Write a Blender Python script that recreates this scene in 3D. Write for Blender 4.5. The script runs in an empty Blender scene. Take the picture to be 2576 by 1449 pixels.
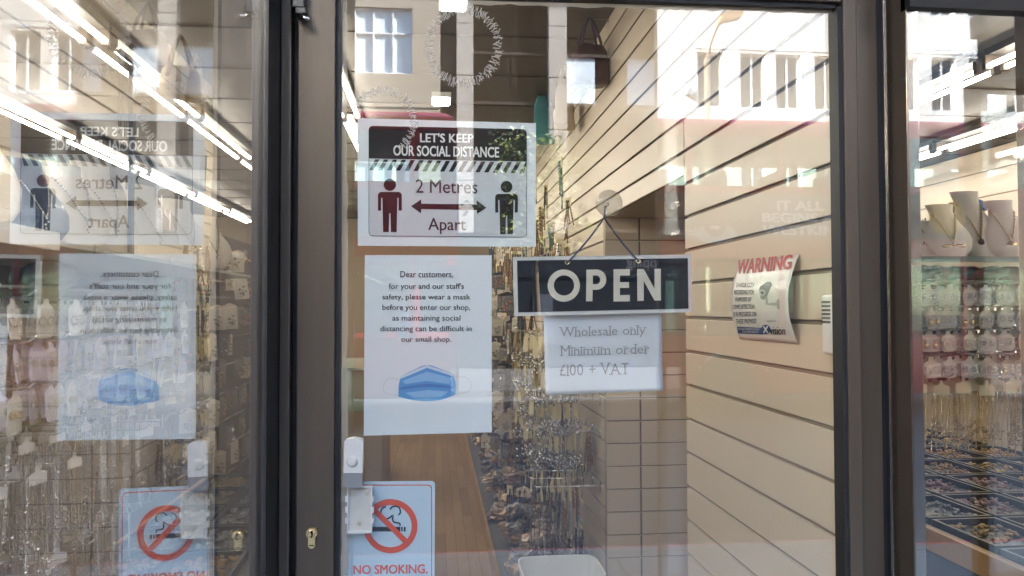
import bpy, math, random
from mathutils import Vector, Matrix, noise as mnoise
from mathutils.geometry import tessellate_polygon

random.seed(7)
R = math.radians
sc = bpy.context.scene
col = sc.collection

# ------------------------------------------------------------------ camera
CZ, CD = 1.55, 1.287               # eye height, distance to the door
YAW, PITCH, ROLL = 5.70, 1.48, -0.15
FPX = 1935.0                       # focal length for a 2576 px wide frame
cd = bpy.data.cameras.new("camera")
cd.sensor_width = 36
cd.lens = FPX / 2576 * 36
cd.clip_start, cd.clip_end = 0.02, 500
cam = bpy.data.objects.new("camera", cd)
col.objects.link(cam)
CAMR = (Matrix.Rotation(R(-YAW), 4, 'Z') @ Matrix.Rotation(R(90 + PITCH), 4, 'X') @ Matrix.Rotation(R(ROLL), 4, 'Z'))
cam.matrix_world = Matrix.Translation((0, -CD, CZ)) @ CAMR
sc.camera = cam

# ------------------------------------------------------------------ sky, sun, exposure
SUN_EL, SUN_AZ = 30.0, 71.0        # degrees; azimuth from +Y (behind the shop) towards +X
w = bpy.data.worlds.new("World")
sc.world = w
w.use_nodes = True
nt = w.node_tree
sky = nt.nodes.new('ShaderNodeTexSky')
sky.sky_type = 'NISHITA'
sky.sun_disc = False
sky.sun_elevation = R(SUN_EL)
sky.sun_rotation = R(SUN_AZ)
sky.air_density, sky.dust_density, sky.ozone_density = 1.0, 0.6, 1.6
bg = nt.nodes["Background"]
nt.links.new(sky.outputs[0], bg.inputs[0])
bg.inputs[1].default_value = 0.15
sd = bpy.data.lights.new("sun", 'SUN')
sd.energy, sd.angle, sd.color = 3.4, R(0.5), (1, 0.96, 0.92)
sun = bpy.data.objects.new("sun", sd)
col.objects.link(sun)
sdir = Vector((math.sin(R(SUN_AZ)) * math.cos(R(SUN_EL)), math.cos(R(SUN_AZ)) * math.cos(R(SUN_EL)), math.sin(R(SUN_EL))))
sun.rotation_euler = sdir.to_track_quat('Z', 'Y').to_euler()
sc.view_settings.view_transform = 'Standard'
sc.view_settings.look = 'None'
sc.view_settings.gamma = 1
sc.view_settings.exposure = 4.3
sc.cycles.max_bounces = 14
sc.cycles.diffuse_bounces = 4
sc.cycles.glossy_bounces = 6
sc.cycles.transmission_bounces = 8
sc.cycles.transparent_max_bounces = 40
sc.cycles.caustics_reflective = False
sc.cycles.caustics_refractive = False
sc.cycles.sample_clamp_indirect = 6
sc.cycles.use_denoising = True

TUBE = 1.65                         # brightness of the shop's fluorescent tubes

def ray(px, py):
    d = CAMR.to_3x3() @ Vector(((px - 1288) / FPX, -(py - 724.5) / FPX, -1))
    return d

def at(px, py, y=None, x=None, z=None):
    """point of the world seen at a pixel of a 2576 x 1449 frame on one axis plane"""
    o = Vector((0, -CD, CZ)); d = ray(px, py)
    if y is not None: t = (y - o.y) / d.y
    elif x is not None: t = (x - o.x) / d.x
    else: t = (z - o.z) / d.z
    return o + d * t

# ------------------------------------------------------------------ materials
MATS = {}
def pm(name, c, rough=0.5, metal=0.0, var=0.0, vscale=6.0, bump=0.0, bscale=120.0, emit=0.0, spec=0.5,
       stretch=None, coat=0.0, trans=0.0):
    if name in MATS: return MATS[name]
    m = bpy.data.materials.new(name); m.use_nodes = True
    n, l = m.node_tree.nodes, m.node_tree.links
    b = n["Principled BSDF"]
    b.inputs["Base Color"].default_value = (*c, 1)
    b.inputs["Roughness"].default_value = rough
    b.inputs["Metallic"].default_value = metal
    b.inputs["Specular IOR Level"].default_value = spec
    b.inputs["Coat Weight"].default_value = coat
    if emit:
        b.inputs["Emission Color"].default_value = (*c, 1)
        b.inputs["Emission Strength"].default_value = emit
    if var or bump:
        tc = n.new('ShaderNodeTexCoord'); mp = n.new('ShaderNodeMapping')
        l.new(tc.outputs["Object"], mp.inputs[0])
        if stretch: mp.inputs["Scale"].default_value = stretch
    if var:
        nz = n.new('ShaderNodeTexNoise'); nz.inputs["Scale"].default_value = vscale
        nz.inputs["Detail"].default_value = 6; nz.inputs["Roughness"].default_value = 0.62
        l.new(mp.outputs[0], nz.inputs["Vector"])
        mx = n.new('ShaderNodeMix'); mx.data_type = 'RGBA'
        mx.inputs[6].default_value = (*[max(0, k * (1 - var)) for k in c], 1)
        mx.inputs[7].default_value = (*[min(1, k * (1 + var)) for k in c], 1)
        l.new(nz.outputs["Fac"], mx.inputs[0])
        l.new(mx.outputs[2], b.inputs["Base Color"])
        mr = n.new('ShaderNodeMapRange')
        mr.inputs[3].default_value = max(0.02, rough - 0.1); mr.inputs[4].default_value = min(1, rough + 0.12)
        l.new(nz.outputs["Fac"], mr.inputs[0]); l.new(mr.outputs[0], b.inputs["Roughness"])
    if bump:
        nb = n.new('ShaderNodeTexNoise'); nb.inputs["Scale"].default_value = bscale; nb.inputs["Detail"].default_value = 4
        l.new(mp.outputs[0], nb.inputs["Vector"])
        bp = n.new('ShaderNodeBump'); bp.inputs["Strength"].default_value = bump; bp.inputs["Distance"].default_value = 0.01
        l.new(nb.outputs["Fac"], bp.inputs["Height"]); l.new(bp.outputs[0], b.inputs["Normal"])
    MATS[name] = m
    return m

def glassmat(name, r0, tint=(0.97, 0.98, 0.97), dirt=0.0, rough=0.0, dirtscale=(14, 14, 0.8), ripple=0.0, loss=0.45):
    """sheet glass: Schlick mirror over clear transmission, with a thin film of streaky grime"""
    m = bpy.data.materials.new(name); m.use_nodes = True
    n, l = m.node_tree.nodes, m.node_tree.links
    n.remove(n["Principled BSDF"])
    out = n["Material Output"]
    g = n.new('ShaderNodeNewGeometry')
    dt = n.new('ShaderNodeVectorMath'); dt.operation = 'DOT_PRODUCT'
    l.new(g.outputs["Normal"], dt.inputs[0]); l.new(g.outputs["Incoming"], dt.inputs[1])
    def mth(op, a, b=None):
        k = n.new('ShaderNodeMath'); k.operation = op
        for i, v in enumerate((a, b)):
            if v is None: continue
            if isinstance(v, (int, float)): k.inputs[i].default_value = v
            else: l.new(v, k.inputs[i])
        return k.outputs[0]
    c = mth('ABSOLUTE', dt.outputs["Value"])
    s = mth('POWER', mth('SUBTRACT', 1.0, c), 5.0)
    f = mth('ADD', mth('MULTIPLY', s, 1 - r0), r0)
    tr = n.new('ShaderNodeBsdfTransparent'); tr.inputs[0].default_value = (*tint, 1)
    gl = n.new('ShaderNodeBsdfGlossy'); gl.inputs["Roughness"].default_value = rough
    if ripple:
        tc0 = n.new('ShaderNodeTexCoord'); nb = n.new('ShaderNodeTexNoise'); nb.inputs["Scale"].default_value = 2.2
        nb.inputs["Detail"].default_value = 1
        l.new(tc0.outputs["Object"], nb.inputs["Vector"])
        bp = n.new('ShaderNodeBump'); bp.inputs["Strength"].default_value = ripple; bp.inputs["Distance"].default_value = 0.01
        l.new(nb.outputs["Fac"], bp.inputs["Height"]); l.new(bp.outputs[0], gl.inputs["Normal"])
    # non-physical glass adding light: transmission gives up only part of what is mirrored
    k_ = mth('SUBTRACT', 1.0, mth('MULTIPLY', f, loss))
    tn = n.new('ShaderNodeVectorMath'); tn.operation = 'SCALE'; tn.inputs[0].default_value = tint; l.new(k_, tn.inputs["Scale"]); l.new(tn.outputs[0], tr.inputs[0])
    l.new(f, gl.inputs[0])
    mx = n.new('ShaderNodeAddShader')
    l.new(tr.outputs[0], mx.inputs[0]); l.new(gl.outputs[0], mx.inputs[1])
    last = mx.outputs[0]
    if dirt:
        tc = n.new('ShaderNodeTexCoord'); mp = n.new('ShaderNodeMapping'); mp.inputs["Scale"].default_value = dirtscale
        l.new(tc.outputs["Object"], mp.inputs[0])
        nz = n.new('ShaderNodeTexNoise'); nz.inputs["Scale"].default_value = 4; nz.inputs["Detail"].default_value = 8
        nz.inputs["Roughness"].default_value = 0.7
        l.new(mp.outputs[0], nz.inputs["Vector"])
        mr = n.new('ShaderNodeMapRange'); mr.inputs[1].default_value = 0.5; mr.inputs[2].default_value = 0.85
        mr.inputs[3].default_value = dirt * 0.15; mr.inputs[4].default_value = dirt
        l.new(nz.outputs["Fac"], mr.inputs[0])
        df = n.new('ShaderNodeBsdfDiffuse'); df.inputs[0].default_value = (0.75, 0.72, 0.66, 1)
        m2 = n.new('ShaderNodeMixShader')
        l.new(mr.outputs[0], m2.inputs[0]); l.new(last, m2.inputs[1]); l.new(df.outputs[0], m2.inputs[2])
        last = m2.outputs[0]
    l.new(last, out.inputs[0])
    return m

# ------------------------------------------------------------------ mesh helpers
class MB:
    def __init__(s): s.v, s.f, s.m = [], [], []
    def add(s, vs, fs, mi=0):
        o = len(s.v); s.v += [tuple(p) for p in vs]
        for f in fs: s.f.append(tuple(i + o for i in f)); s.m.append(mi)
        return s
    def box(s, x0, x1, y0, y1, z0, z1, mi=0, M=None):
        x0, x1 = sorted((x0, x1)); y0, y1 = sorted((y0, y1)); z0, z1 = sorted((z0, z1))
        p = [Vector(q) for q in ((x0, y0, z0), (x1, y0, z0), (x1, y1, z0), (x0, y1, z0), (x0, y0, z1), (x1, y0, z1), (x1, y1, z1), (x0, y1, z1))]
        if M: p = [M @ q for q in p]
        return s.add(p, [(0, 3, 2, 1), (4, 5, 6, 7), (0, 1, 5, 4), (1, 2, 6, 5), (2, 3, 7, 6), (3, 0, 4, 7)], mi)
    def flat(s, loops, y, mi=0, fn=None):
        """flat print facing -y from (x, z) loops (first outer, others holes)"""
        if not isinstance(loops[0][0], (tuple, list)): loops = [loops]
        tri = tessellate_polygon([[Vector((a, b, 0)) for a, b in lp] for lp in loops])
        pts = [p for lp in loops for p in lp]
        fs = []
        for t in tri:
            a, b, c = (pts[i] for i in t)
            ar = (b[0] - a[0]) * (c[1] - a[1]) - (b[1] - a[1]) * (c[0] - a[0])
            if abs(ar) < 1e-14: continue
            fs.append(tuple(t) if ar > 0 else (t[0], t[2], t[1]))
        return s.add([(a, y, b) for a, b in pts], fs, mi)
    def prism(s, loop, y0, y1, mi=0):
        a = sum(loop[i][0] * loop[(i + 1) % len(loop)][1] - loop[(i + 1) % len(loop)][0] * loop[i][1] for i in range(len(loop)))
        if a < 0: loop = loop[::-1]
        n = len(loop)
        s.flat(loop, y0, mi)
        b = MB().flat(loop, y1)
        s.add(b.v, [f[::-1] for f in b.f], mi)
        s.add([(x, y0, z) for x, z in loop] + [(x, y1, z) for x, z in loop],
              [(i, i + n, (i + 1) % n + n, (i + 1) % n) for i in range(n)], mi)
        return s
    def tube(s, pts, r, n=6, mi=0, cap=True, radii=None):
        pts = [Vector(p) for p in pts]; rings = []
        up = None
        for i, p in enumerate(pts):
            d = (pts[min(i + 1, len(pts) - 1)] - pts[max(i - 1, 0)])
            if d.length < 1e-9: d = Vector((0, 0, 1))
            d.normalize()
            if up is None:
                up = d.orthogonal().normalized()
            up = (up - d * up.dot(d))
            up = up.normalized() if up.length > 1e-6 else d.orthogonal().normalized()
            si = d.cross(up)
            rr = radii[i] if radii else r
            rings.append([p + (up * math.cos(2 * math.pi * k / n) + si * math.sin(2 * math.pi * k / n)) * rr for k in range(n)])
        return s.loft(rings, mi, cap)
    def loft(s, rings, mi=0, cap=True):
        n = len(rings[0]); vs = [p for r_ in rings for p in r_]; fs = []
        for i in range(len(rings) - 1):
            for k in range(n):
                k2 = (k + 1) % n
                fs.append((i * n + k, i * n + k2, (i + 1) * n + k2, (i + 1) * n + k))
        if cap:
            fs.append(tuple(range(n))[::-1]); fs.append(tuple((len(rings) - 1) * n + k for k in range(n)))
        return s.add(vs, fs, mi)
    def lathe(s, prof, n=24, c=(0, 0, 0), axis='z', mi=0, cap=True):
        rings = []
        for r_, h in prof:
            ring = []
            for k in range(n):
                a = 2 * math.pi * k / n
                q = (r_ * math.cos(a), r_ * math.sin(a), h)
                if axis == 'y': q = (q[0], -q[2], q[1])       # h grows towards -y
                if axis == 'x': q = (q[2], q[0], q[1])
                ring.append((q[0] + c[0], q[1] + c[1], q[2] + c[2]))
            rings.append(ring)
        return s.loft(rings, mi, cap)
    def ball(s, c, r, nu=8, nv=6, mi=0, sx=1, sy=1, sz=1):
        rings = []
        for j in range(1, nv):
            t = math.pi * j / nv
            rings.append([(c[0] + sx * r * math.sin(t) * math.cos(2 * math.pi * k / nu), c[1] + sy * r * math.sin(t) * math.sin(2 * math.pi * k / nu), c[2] - sz * r * math.cos(t)) for k in range(nu)])
        return s.loft(rings, mi, True)
    def torus(s, c, r, t, n=14, m=5, mi=0, axis='y'):
        pts = []
        for i in range(n + 1):
            a = 2 * math.pi * i / n
            if axis == 'y': pts.append((c[0] + r * math.cos(a), c[1], c[2] + r * math.sin(a)))
            else: pts.append((c[0], c[1] + r * math.cos(a), c[2] + r * math.sin(a)))
        return s.tube(pts, t, m, mi, cap=False)
    def build(s, name, mats, parent=None, smooth=False, loc=None, bevel=0.0):
        me = bpy.data.meshes.new(name)
        me.from_pydata(s.v, [], s.f)
        if not isinstance(mats, (list, tuple)): mats = [mats]
        for k in mats: me.materials.append(k)
        if len(mats) > 1: me.polygons.foreach_set("material_index", s.m)
        if smooth: me.polygons.foreach_set("use_smooth", [True] * len(s.f))
        me.update()
        o = bpy.data.objects.new(name, me); col.objects.link(o)
        if parent: o.parent = parent
        if loc: o.location = loc
        if bevel:
            b = o.modifiers.new("bevel", 'BEVEL'); b.width = bevel; b.segments = 2; b.limit_method = 'ANGLE'
        return o

def thing(name, label, cat, loc=(0, 0, 0), rz=0.0, group=None):
    o = bpy.data.objects.new(name, None); col.objects.link(o)
    o.empty_display_size = 0.05
    o.location = loc; o.rotation_euler = (0, 0, rz)
    o["label"] = label; o["category"] = cat
    if group: o["group"] = group
    return o
def tag(o, label, cat, group=None, kind=None):
    o["label"] = label; o["category"] = cat
    if group: o["group"] = group
    if kind: o["kind"] = kind
    return o
def structure(o):
    o["kind"] = "structure"; return o
def dup(root, loc, rot=(0, 0, 0), label=None, group=None, scale=1.0):
    r_ = root.copy(); col.objects.link(r_); r_.location = loc; r_.rotation_euler = rot; r_.scale = (scale,) * 3
    if label: r_["label"] = label
    if group: r_["group"] = group
    for ch in list(root.children):
        c = ch.copy(); col.objects.link(c); c.parent = r_
        for g in list(ch.children):
            d = g.copy(); col.objects.link(d); d.parent = c
    return r_
class Proto:
    """the first placement moves the built thing itself, later ones copy it"""
    def __init__(s, root): s.root, s.used = root, False
    def put(s, loc, rot=(0, 0, 0), label=None, group=None, scale=1.0):
        if not s.used:
            s.used = True; o = s.root
            o.location = loc; o.rotation_euler = rot; o.scale = (scale,) * 3
            if label: o["label"] = label
            if group: o["group"] = group
            return o
        return dup(s.root, loc, rot, label, group, scale)

# ------------------------------------------------------------------ lettering
_glyph = {}
def glyphs(body, bold=0.0, shear=0.0):
    k = (body, bold, shear)
    if k in _glyph: return _glyph[k]
    cu = bpy.data.curves.new("lettering", 'FONT')
    cu.body = body; cu.size = 1; cu.offset = bold; cu.shear = shear; cu.resolution_u = 3
    ob = bpy.data.objects.new("lettering", cu)
    me = bpy.data.meshes.new_from_object(ob)
    vs = [(v.co.x, v.co.y) for v in me.vertices]; fs = [tuple(p.vertices) for p in me.polygons]
    bpy.data.objects.remove(ob); bpy.data.curves.remove(cu); bpy.data.meshes.remove(me)
    _glyph[k] = (vs, fs)
    return vs, fs
def text_fit(mb, body, fn, bold=0.0, shear=0.0, mi=0, gl=None):
    """set text so that its bounding box fills the unit square, then map it with fn(u, v) -> point;
    bold lettering is thickened with slightly shifted copies laid one over the other"""
    vs, fs = gl or glyphs(body, 0.0, shear)
    x0, x1 = min(v[0] for v in vs), max(v[0] for v in vs); y0, y1 = min(v[1] for v in vs), max(v[1] for v in vs)
    b = abs(bold) * 0.9
    sh = [(0, 0)] if b < 0.003 else [(-b, 0), (b, 0)] if b < 0.02 else [(-b, -b * .6), (b, -b * .6), (-b, b * .6), (b, b * .6), (0, 0)]
    for i, (dx, dy) in enumerate(sh):
        ps = [fn((a + dx - x0 + b) / (x1 - x0 + 2 * b), (c + dy - y0 + b * .6) / (y1 - y0 + 1.2 * b)) for a, c in vs]
        mb.add([(q[0], q[1] - 0.00008 * i, q[2]) for q in ps], fs, mi)
    return mb
SERIF = {'W': ([], [0, .5, 1], 1), 'h': ([.08, .92], [.08], 1), 'l': ([.5], [.5], 1), 'a': ([.97], [], 0), 'n': ([.1, .9], [.1], 0),
         'y': ([], [0, 1], 0), 'M': ([.05, .95], [.05, .95], 1), 'i': ([.5], [.5], 0), 'm': ([.05, .5, .95], [.05], 0),
         'u': ([.95], [.08, .92], 0), 'd': ([.95], [.92], 1), 'r': ([.15], [.15], 0), '1': ([.6], [], 1), 'V': ([], [0, 1], 1),
         'A': ([0, 1], [], 1), 'T': ([.5], [], 1)}
def serif_glyphs(body):
    """book-face lettering: thin strokes with bars at the stroke ends"""
    V, F = [], []; pen = 0.0
    for ch in body:
        if ch == ' ': pen += 0.27; continue
        vs, fs = glyphs(ch, -0.006)
        x0, x1 = min(v[0] for v in vs), max(v[0] for v in vs)
        sx = 0.84; o = len(V)
        V += [((a - x0) * sx + pen, b) for a, b in vs]; F += [tuple(i + o for i in f) for f in fs]
        wd = (x1 - x0) * sx
        if ch in SERIF:
            bo, to, cap = SERIF[ch]
            top = 0.70 if cap else 0.53
            for u, zz in [(u, 0.0) for u in bo] + [(u, top) for u in to]:
                o = len(V); h = 0.026; c = pen + u * wd
                V += [(c - .10, zz - h), (c + .10, zz - h), (c + .10, zz + h), (c - .10, zz + h)]; F.append((o, o + 1, o + 2, o + 3))
        pen += wd + 0.085
    return V, F

class Sheet:
    """a printed sheet on a plane y = Y: every point is given by its pixel and laid on the sheet in metres"""
    def __init__(s, Y, origin, bend=None): s.Y, s.o = Y, origin
    def p(s, px, py, off=0.0):
        q = at(px, py, y=s.Y); return (q.x - s.o.x, -off, q.z - s.o.z)
    def pz(s, px, py):
        q = s.p(px, py); return (q[0], q[2])
    def quad(s, tl, tr, br, bl, off):
        def fn(u, v):
            a = Vector(bl).lerp(Vector(br), u); b = Vector(tl).lerp(Vector(tr), u); c = a.lerp(b, v)
            return s.p(c.x, c.y, off)
        return fn
    def text(s, mb, body, tl, tr, br, bl, off=0.0012, **k):
        return text_fit(mb, body, s.quad(tl, tr, br, bl, off), **k)
    def line(s, mb, body, x0, x1, y0, y1, sl=0.0, off=0.0012, **k):
        d = sl * (x1 - x0)
        return s.text(mb, body, (x0, y0), (x1, y0 + d), (x1, y1 + d), (x0, y1), off, **k)
    def poly(s, mb, loops, off, mi=0):
        if not isinstance(loops[0][0], (tuple, list)): loops = [loops]
        return mb.flat([[s.pz(*q) for q in lp] for lp in loops], -off, mi)
    def slab(s, mb, loop, y0, y1, mi=0):
        return mb.prism([s.pz(*q) for q in loop], -y0, -y1, mi)

def rrect(x0, y0, x1, y1, r, n=5):
    out = []
    for cx, cy, a0 in ((x1 - r, y1 - r, 0), (x0 + r, y1 - r, 90), (x0 + r, y0 + r, 180), (x1 - r, y0 + r, 270)):
        for k in range(n + 1):
            a = R(a0 + 90 * k / n); out.append((cx + r * math.cos(a), cy + r * math.sin(a)))
    return out
def circ(cx, cy, r, n=40, a0=0, a1=360): return [(cx + r * math.cos(R(a0 + (a1 - a0) * k / n)), cy + r * math.sin(R(a0 + (a1 - a0) * k / n))) for k in range(n)]
def stroke(pts, wd):
    pts = [Vector(p) for p in pts]; L_, R_ = [], []
    for i, p in enumerate(pts):
        d = (pts[min(i + 1, len(pts) - 1)] - pts[max(0, i - 1)]).normalized(); nn = Vector((-d.y, d.x)) * wd / 2
        L_.append(tuple(p + nn)); R_.append(tuple(p - nn))
    return L_ + R_[::-1]
def spline(pts, n=8):
    pts = [Vector(p) for p in pts]; out = []
    for i in range(len(pts) - 1):
        p0 = pts[max(i - 1, 0)]; p1 = pts[i]; p2 = pts[i + 1]; p3 = pts[min(i + 2, len(pts) - 1)]
        for k in range(n):
            t = k / n
            out.append(0.5 * ((2 * p1) + (p2 - p0) * t + (2 * p0 - 5 * p1 + 4 * p2 - p3) * t * t + (3 * p1 - p0 - 3 * p2 + p3) * t ** 3))
    out.append(pts[-1]); return [tuple(p) for p in out]

M_ = dict(
    bronze=pm("bronze_anodised", (0.122, 0.094, 0.069), 0.40, 0.25, var=0.22, vscale=4, stretch=(16, 16, 0.9), bump=.04, bscale=40),
    bronze_gloss=pm("polished_bronze", (0.20, 0.17, 0.145), 0.16, 0.75, var=0.1, vscale=3, stretch=(20, 20, 0.5)),
    rubber=pm("black_rubber", (0.012, 0.012, 0.014), 0.55),
    paper=pm("white_paper", (0.83, 0.86, 0.90), 0.45, bump=0.05, bscale=14),
    paper_grey=pm("light_grey_print", (0.62, 0.65, 0.69), 0.45),
    ink=pm("black_ink", (0.010, 0.011, 0.015), 0.6, spec=.12),
    ink_soft=pm("charcoal_ink", (0.035, 0.035, 0.04), 0.6, spec=.12),
    ink_grey=pm("grey_ink", (0.36, 0.345, 0.335), 0.5),
    white=pm("white_plastic", (0.80, 0.80, 0.78), 0.3, var=0.03),
    white_dirty=pm("grubby_white_plastic", (0.66, 0.65, 0.60), 0.45, var=0.25, vscale=26),
    grey_plastic=pm("grey_plastic", (0.30, 0.31, 0.33), 0.4),
    red=pm("sign_red", (0.78, 0.08, 0.025), 0.35),
    beige=pm("beige_letter", (0.72, 0.66, 0.55), 0.5, var=0.06),
    navyblack=pm("black_board", (0.008, 0.011, 0.018), 0.5, spec=.12),
    slat=pm("cream_laminate", (0.69, 0.59, 0.46), 0.33, var=0.07, vscale=2.2),
    slat_edge=pm("slat_groove", (0.30, 0.24, 0.175), 0.6, var=0.2, vscale=9),
    chrome=pm("chrome", (0.75, 0.74, 0.72), 0.14, 1.0),
    silver=pm("silver_beads", (0.52, 0.51, 0.49), 0.24, 1.0),
    gold=pm("gold", (0.62, 0.46, 0.24), 0.26, 1.0),
    brass=pm("brass", (0.62, 0.47, 0.24), 0.28, 1.0, var=0.1),
    cream_card=pm("cream_card", (0.74, 0.66, 0.42), 0.5),
    white_card=pm("white_card", (0.85, 0.85, 0.87), 0.45),
    lilac_card=pm("lilac_card", (0.72, 0.70, 0.92), 0.45),
    pink_card=pm("pink_card", (0.50, 0.40, 0.31), 0.45),
    beige_card=pm("beige_card", (0.66, 0.58, 0.45), 0.5),
    velvet_cream=pm("cream_velvet", (0.74, 0.68, 0.60), 0.8),
    velvet_navy=pm("navy_velvet", (0.02, 0.035, 0.075), 0.8),
    black=pm("black_plastic", (0.015, 0.015, 0.017), 0.35),
    brown_dark=pm("dark_brown", (0.06, 0.042, 0.03), 0.6, var=0.3),
    concrete=pm("render_plaster", (0.42, 0.39, 0.34), 0.85, var=0.1),
)
def clear_bag(name, tint, opac, rough=0.12):
    m = bpy.data.materials.new(name); m.use_nodes = True
    n, l = m.node_tree.nodes, m.node_tree.links
    b = n["Principled BSDF"]; b.inputs["Base Color"].default_value = (*tint, 1); b.inputs["Roughness"].default_value = rough
    b.inputs["Alpha"].default_value = opac; b.inputs["Specular IOR Level"].default_value = 0.8
    return m
M_['bag'] = clear_bag("clear_polythene", (0.8, 0.8, 0.78), 0.25)
# ================================================================== the building
SHX0, SHX1, SHY1, CEIL = -3.3, 4.4, 9.6, 2.80
FAC = -2.2                                             # street face of the shop

def plankmat():
    m = bpy.data.materials.new("oak_planks"); m.use_nodes = True
    n, l = m.node_tree.nodes, m.node_tree.links; b = n["Principled BSDF"]
    tc = n.new('ShaderNodeTexCoord'); mp = n.new('ShaderNodeMapping'); mp.inputs["Rotation"].default_value = (0, 0, R(90))
    l.new(tc.outputs["Object"], mp.inputs[0])
    br = n.new('ShaderNodeTexBrick'); br.inputs["Scale"].default_value = 1; br.inputs["Brick Width"].default_value = 0.9
    br.inputs["Row Height"].default_value = 0.068; br.inputs["Mortar Size"].default_value = 0.0012; br.inputs["Bias"].default_value = 0
    br.inputs["Color1"].default_value = (0.46, 0.285, 0.105, 1); br.inputs["Color2"].default_value = (0.33, 0.19, 0.065, 1); br.inputs["Mortar"].default_value = (0.10, 0.05, 0.02, 1)
    l.new(mp.outputs[0], br.inputs["Vector"])
    m2 = n.new('ShaderNodeMapping'); m2.inputs["Scale"].default_value = (40, 2.5, 1); l.new(tc.outputs["Object"], m2.inputs[0])
    nz = n.new('ShaderNodeTexNoise'); nz.inputs["Scale"].default_value = 3; nz.inputs["Detail"].default_value = 6; l.new(m2.outputs[0], nz.inputs["Vector"])
    hs = n.new('ShaderNodeMix'); hs.data_type = 'RGBA'; hs.blend_type = 'MULTIPLY'; hs.inputs[0].default_value = 0.5
    l.new(br.outputs[0], hs.inputs[6]); l.new(nz.outputs["Fac"], hs.inputs[7]); l.new(hs.outputs[2], b.inputs["Base Color"])
    b.inputs["Roughness"].default_value = 0.3
    return m
structure(MB().box(SHX0, SHX1, FAC, SHY1, -0.1, 0.0).build("floor", plankmat()))
ceil_m = pm("ceiling_board", (0.085, 0.072, 0.056), 0.6, var=0.08)
mb = MB()
mb.box(SHX0, -0.45, FAC, 0, CEIL, CEIL + 0.1); mb.box(1.04, SHX1, FAC, 0, CEIL, CEIL + 0.1); mb.box(SHX0, SHX1, 0, SHY1, CEIL, CEIL + 0.1)
k = -2.0
while k < SHY1:
    for a, b in (((SHX0, -0.45), (1.04, SHX1)) if k < 0 else ((SHX0, SHX1),)): mb.box(a, b, k, k + 0.012, CEIL - 0.006, CEIL - 0.0005, 1)
    k += 0.6
structure(mb.build("ceiling", [ceil_m, M_['brown_dark']]))
wallp = pm("shop_wall_paint", (0.45, 0.38, 0.29), 0.7, var=0.05)
structure(MB().box(SHX0, SHX1, SHY1, SHY1 + 0.1, 0, CEIL).build("wall_back", wallp))
structure(MB().box(SHX0 - 0.1, SHX0, FAC, SHY1, 0, CEIL).build("wall_left", wallp))
structure(MB().box(SHX1, SHX1 + 0.1, FAC, SHY1, 0, CEIL).build("wall_right", wallp))

# upper storeys of the shop's own building: unseen, made tall to shade the bus
up = thing("shop_building", "unseen brick upper storeys above the glass entrance, made tall to shade the bus", "building", (0, FAC, 3.65))
mb = MB(); mb.box(-8, 8, 0.02, 11.9, 0, 14.6)
mb.box(-8, SHX0 - 0.12, 0.05, 11.9, -3.65, -0.001); mb.box(SHX1 + 0.12, 8, 0.05, 11.9, -3.65, -0.001)
mb.build("wall", pm("brick", (0.30, 0.18, 0.12), 0.85, var=0.25, vscale=4), up)
MB().box(-6, 6, -0.12, 0.018, 0.0, 0.5).build("fascia", pm("fascia_paint", (0.05, 0.05, 0.055), 0.4), up)

nb = thing("brick_terrace", "unseen long brick terrace next door to the shop, added to shade the bus", "building", (35, FAC, 0))  # unseen terrace, added to keep the sun off the bus
MB().box(-26.9, 26, 0.04, 12, -.02, 18.2).build("wall", pm("brick", (0.30, 0.18, 0.12), 0.85, var=0.25, vscale=4), nb)
structure(MB().box(-0.45, 1.02, FAC + 0.02, -0.12, 3.60, 3.66).build("ceiling", pm("soffit_paint", (0.5, 0.48, 0.45), 0.6, var=0.05)))
pave_m = bpy.data.materials.new("paving_slabs"); pave_m.use_nodes = True
n, l = pave_m.node_tree.nodes, pave_m.node_tree.links
tc = n.new('ShaderNodeTexCoord'); br = n.new('ShaderNodeTexBrick'); br.inputs["Scale"].default_value = 1; br.inputs["Brick Width"].default_value = 0.75; br.inputs["Row Height"].default_value = 0.6
br.inputs["Mortar Size"].default_value = 0.008; br.inputs["Color1"].default_value = (0.33, 0.31, 0.28, 1); br.inputs["Color2"].default_value = (0.25, 0.24, 0.22, 1); br.inputs["Mortar"].default_value = (0.08, 0.08, 0.075, 1)
l.new(tc.outputs["Object"], br.inputs["Vector"]); l.new(br.outputs[0], n["Principled BSDF"].inputs["Base Color"]); n["Principled BSDF"].inputs["Roughness"].default_value = 0.8
structure(MB().box(-40, 40, -3.7, FAC - 0.001, -0.15, -0.02).build("pavement", pave_m))
structure(MB().box(-0.449, 1.019, FAC, -0.03, -0.02, 0.004).build("lobby_floor", pave_m))
road_m = pm("asphalt", (0.06, 0.06, 0.062), 0.85, var=0.3, vscale=2, bump=0.2, bscale=60)
structure(MB().box(-150, 150, -13.2, -3.7, -0.3, -0.13).build("road", road_m))
mb = MB()
for a, b in ((-3.86, -3.78), (-4.06, -3.98)): mb.box(-60, 60, a, b, -0.1299, -0.126)
structure(mb.build("road_marking", pm("red_line_paint", (0.72, 0.07, 0.09), 0.6, var=0.15)))
structure(MB().box(-60, 60, -18.4, -13.2, -0.3, -0.01).build("far_pavement", pm("dark_paving", (0.07, 0.068, 0.065), 0.85, var=.2)))
structure(MB().box(-250, 250, -250, 150, -0.6, -0.301).build("ground", road_m))

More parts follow.
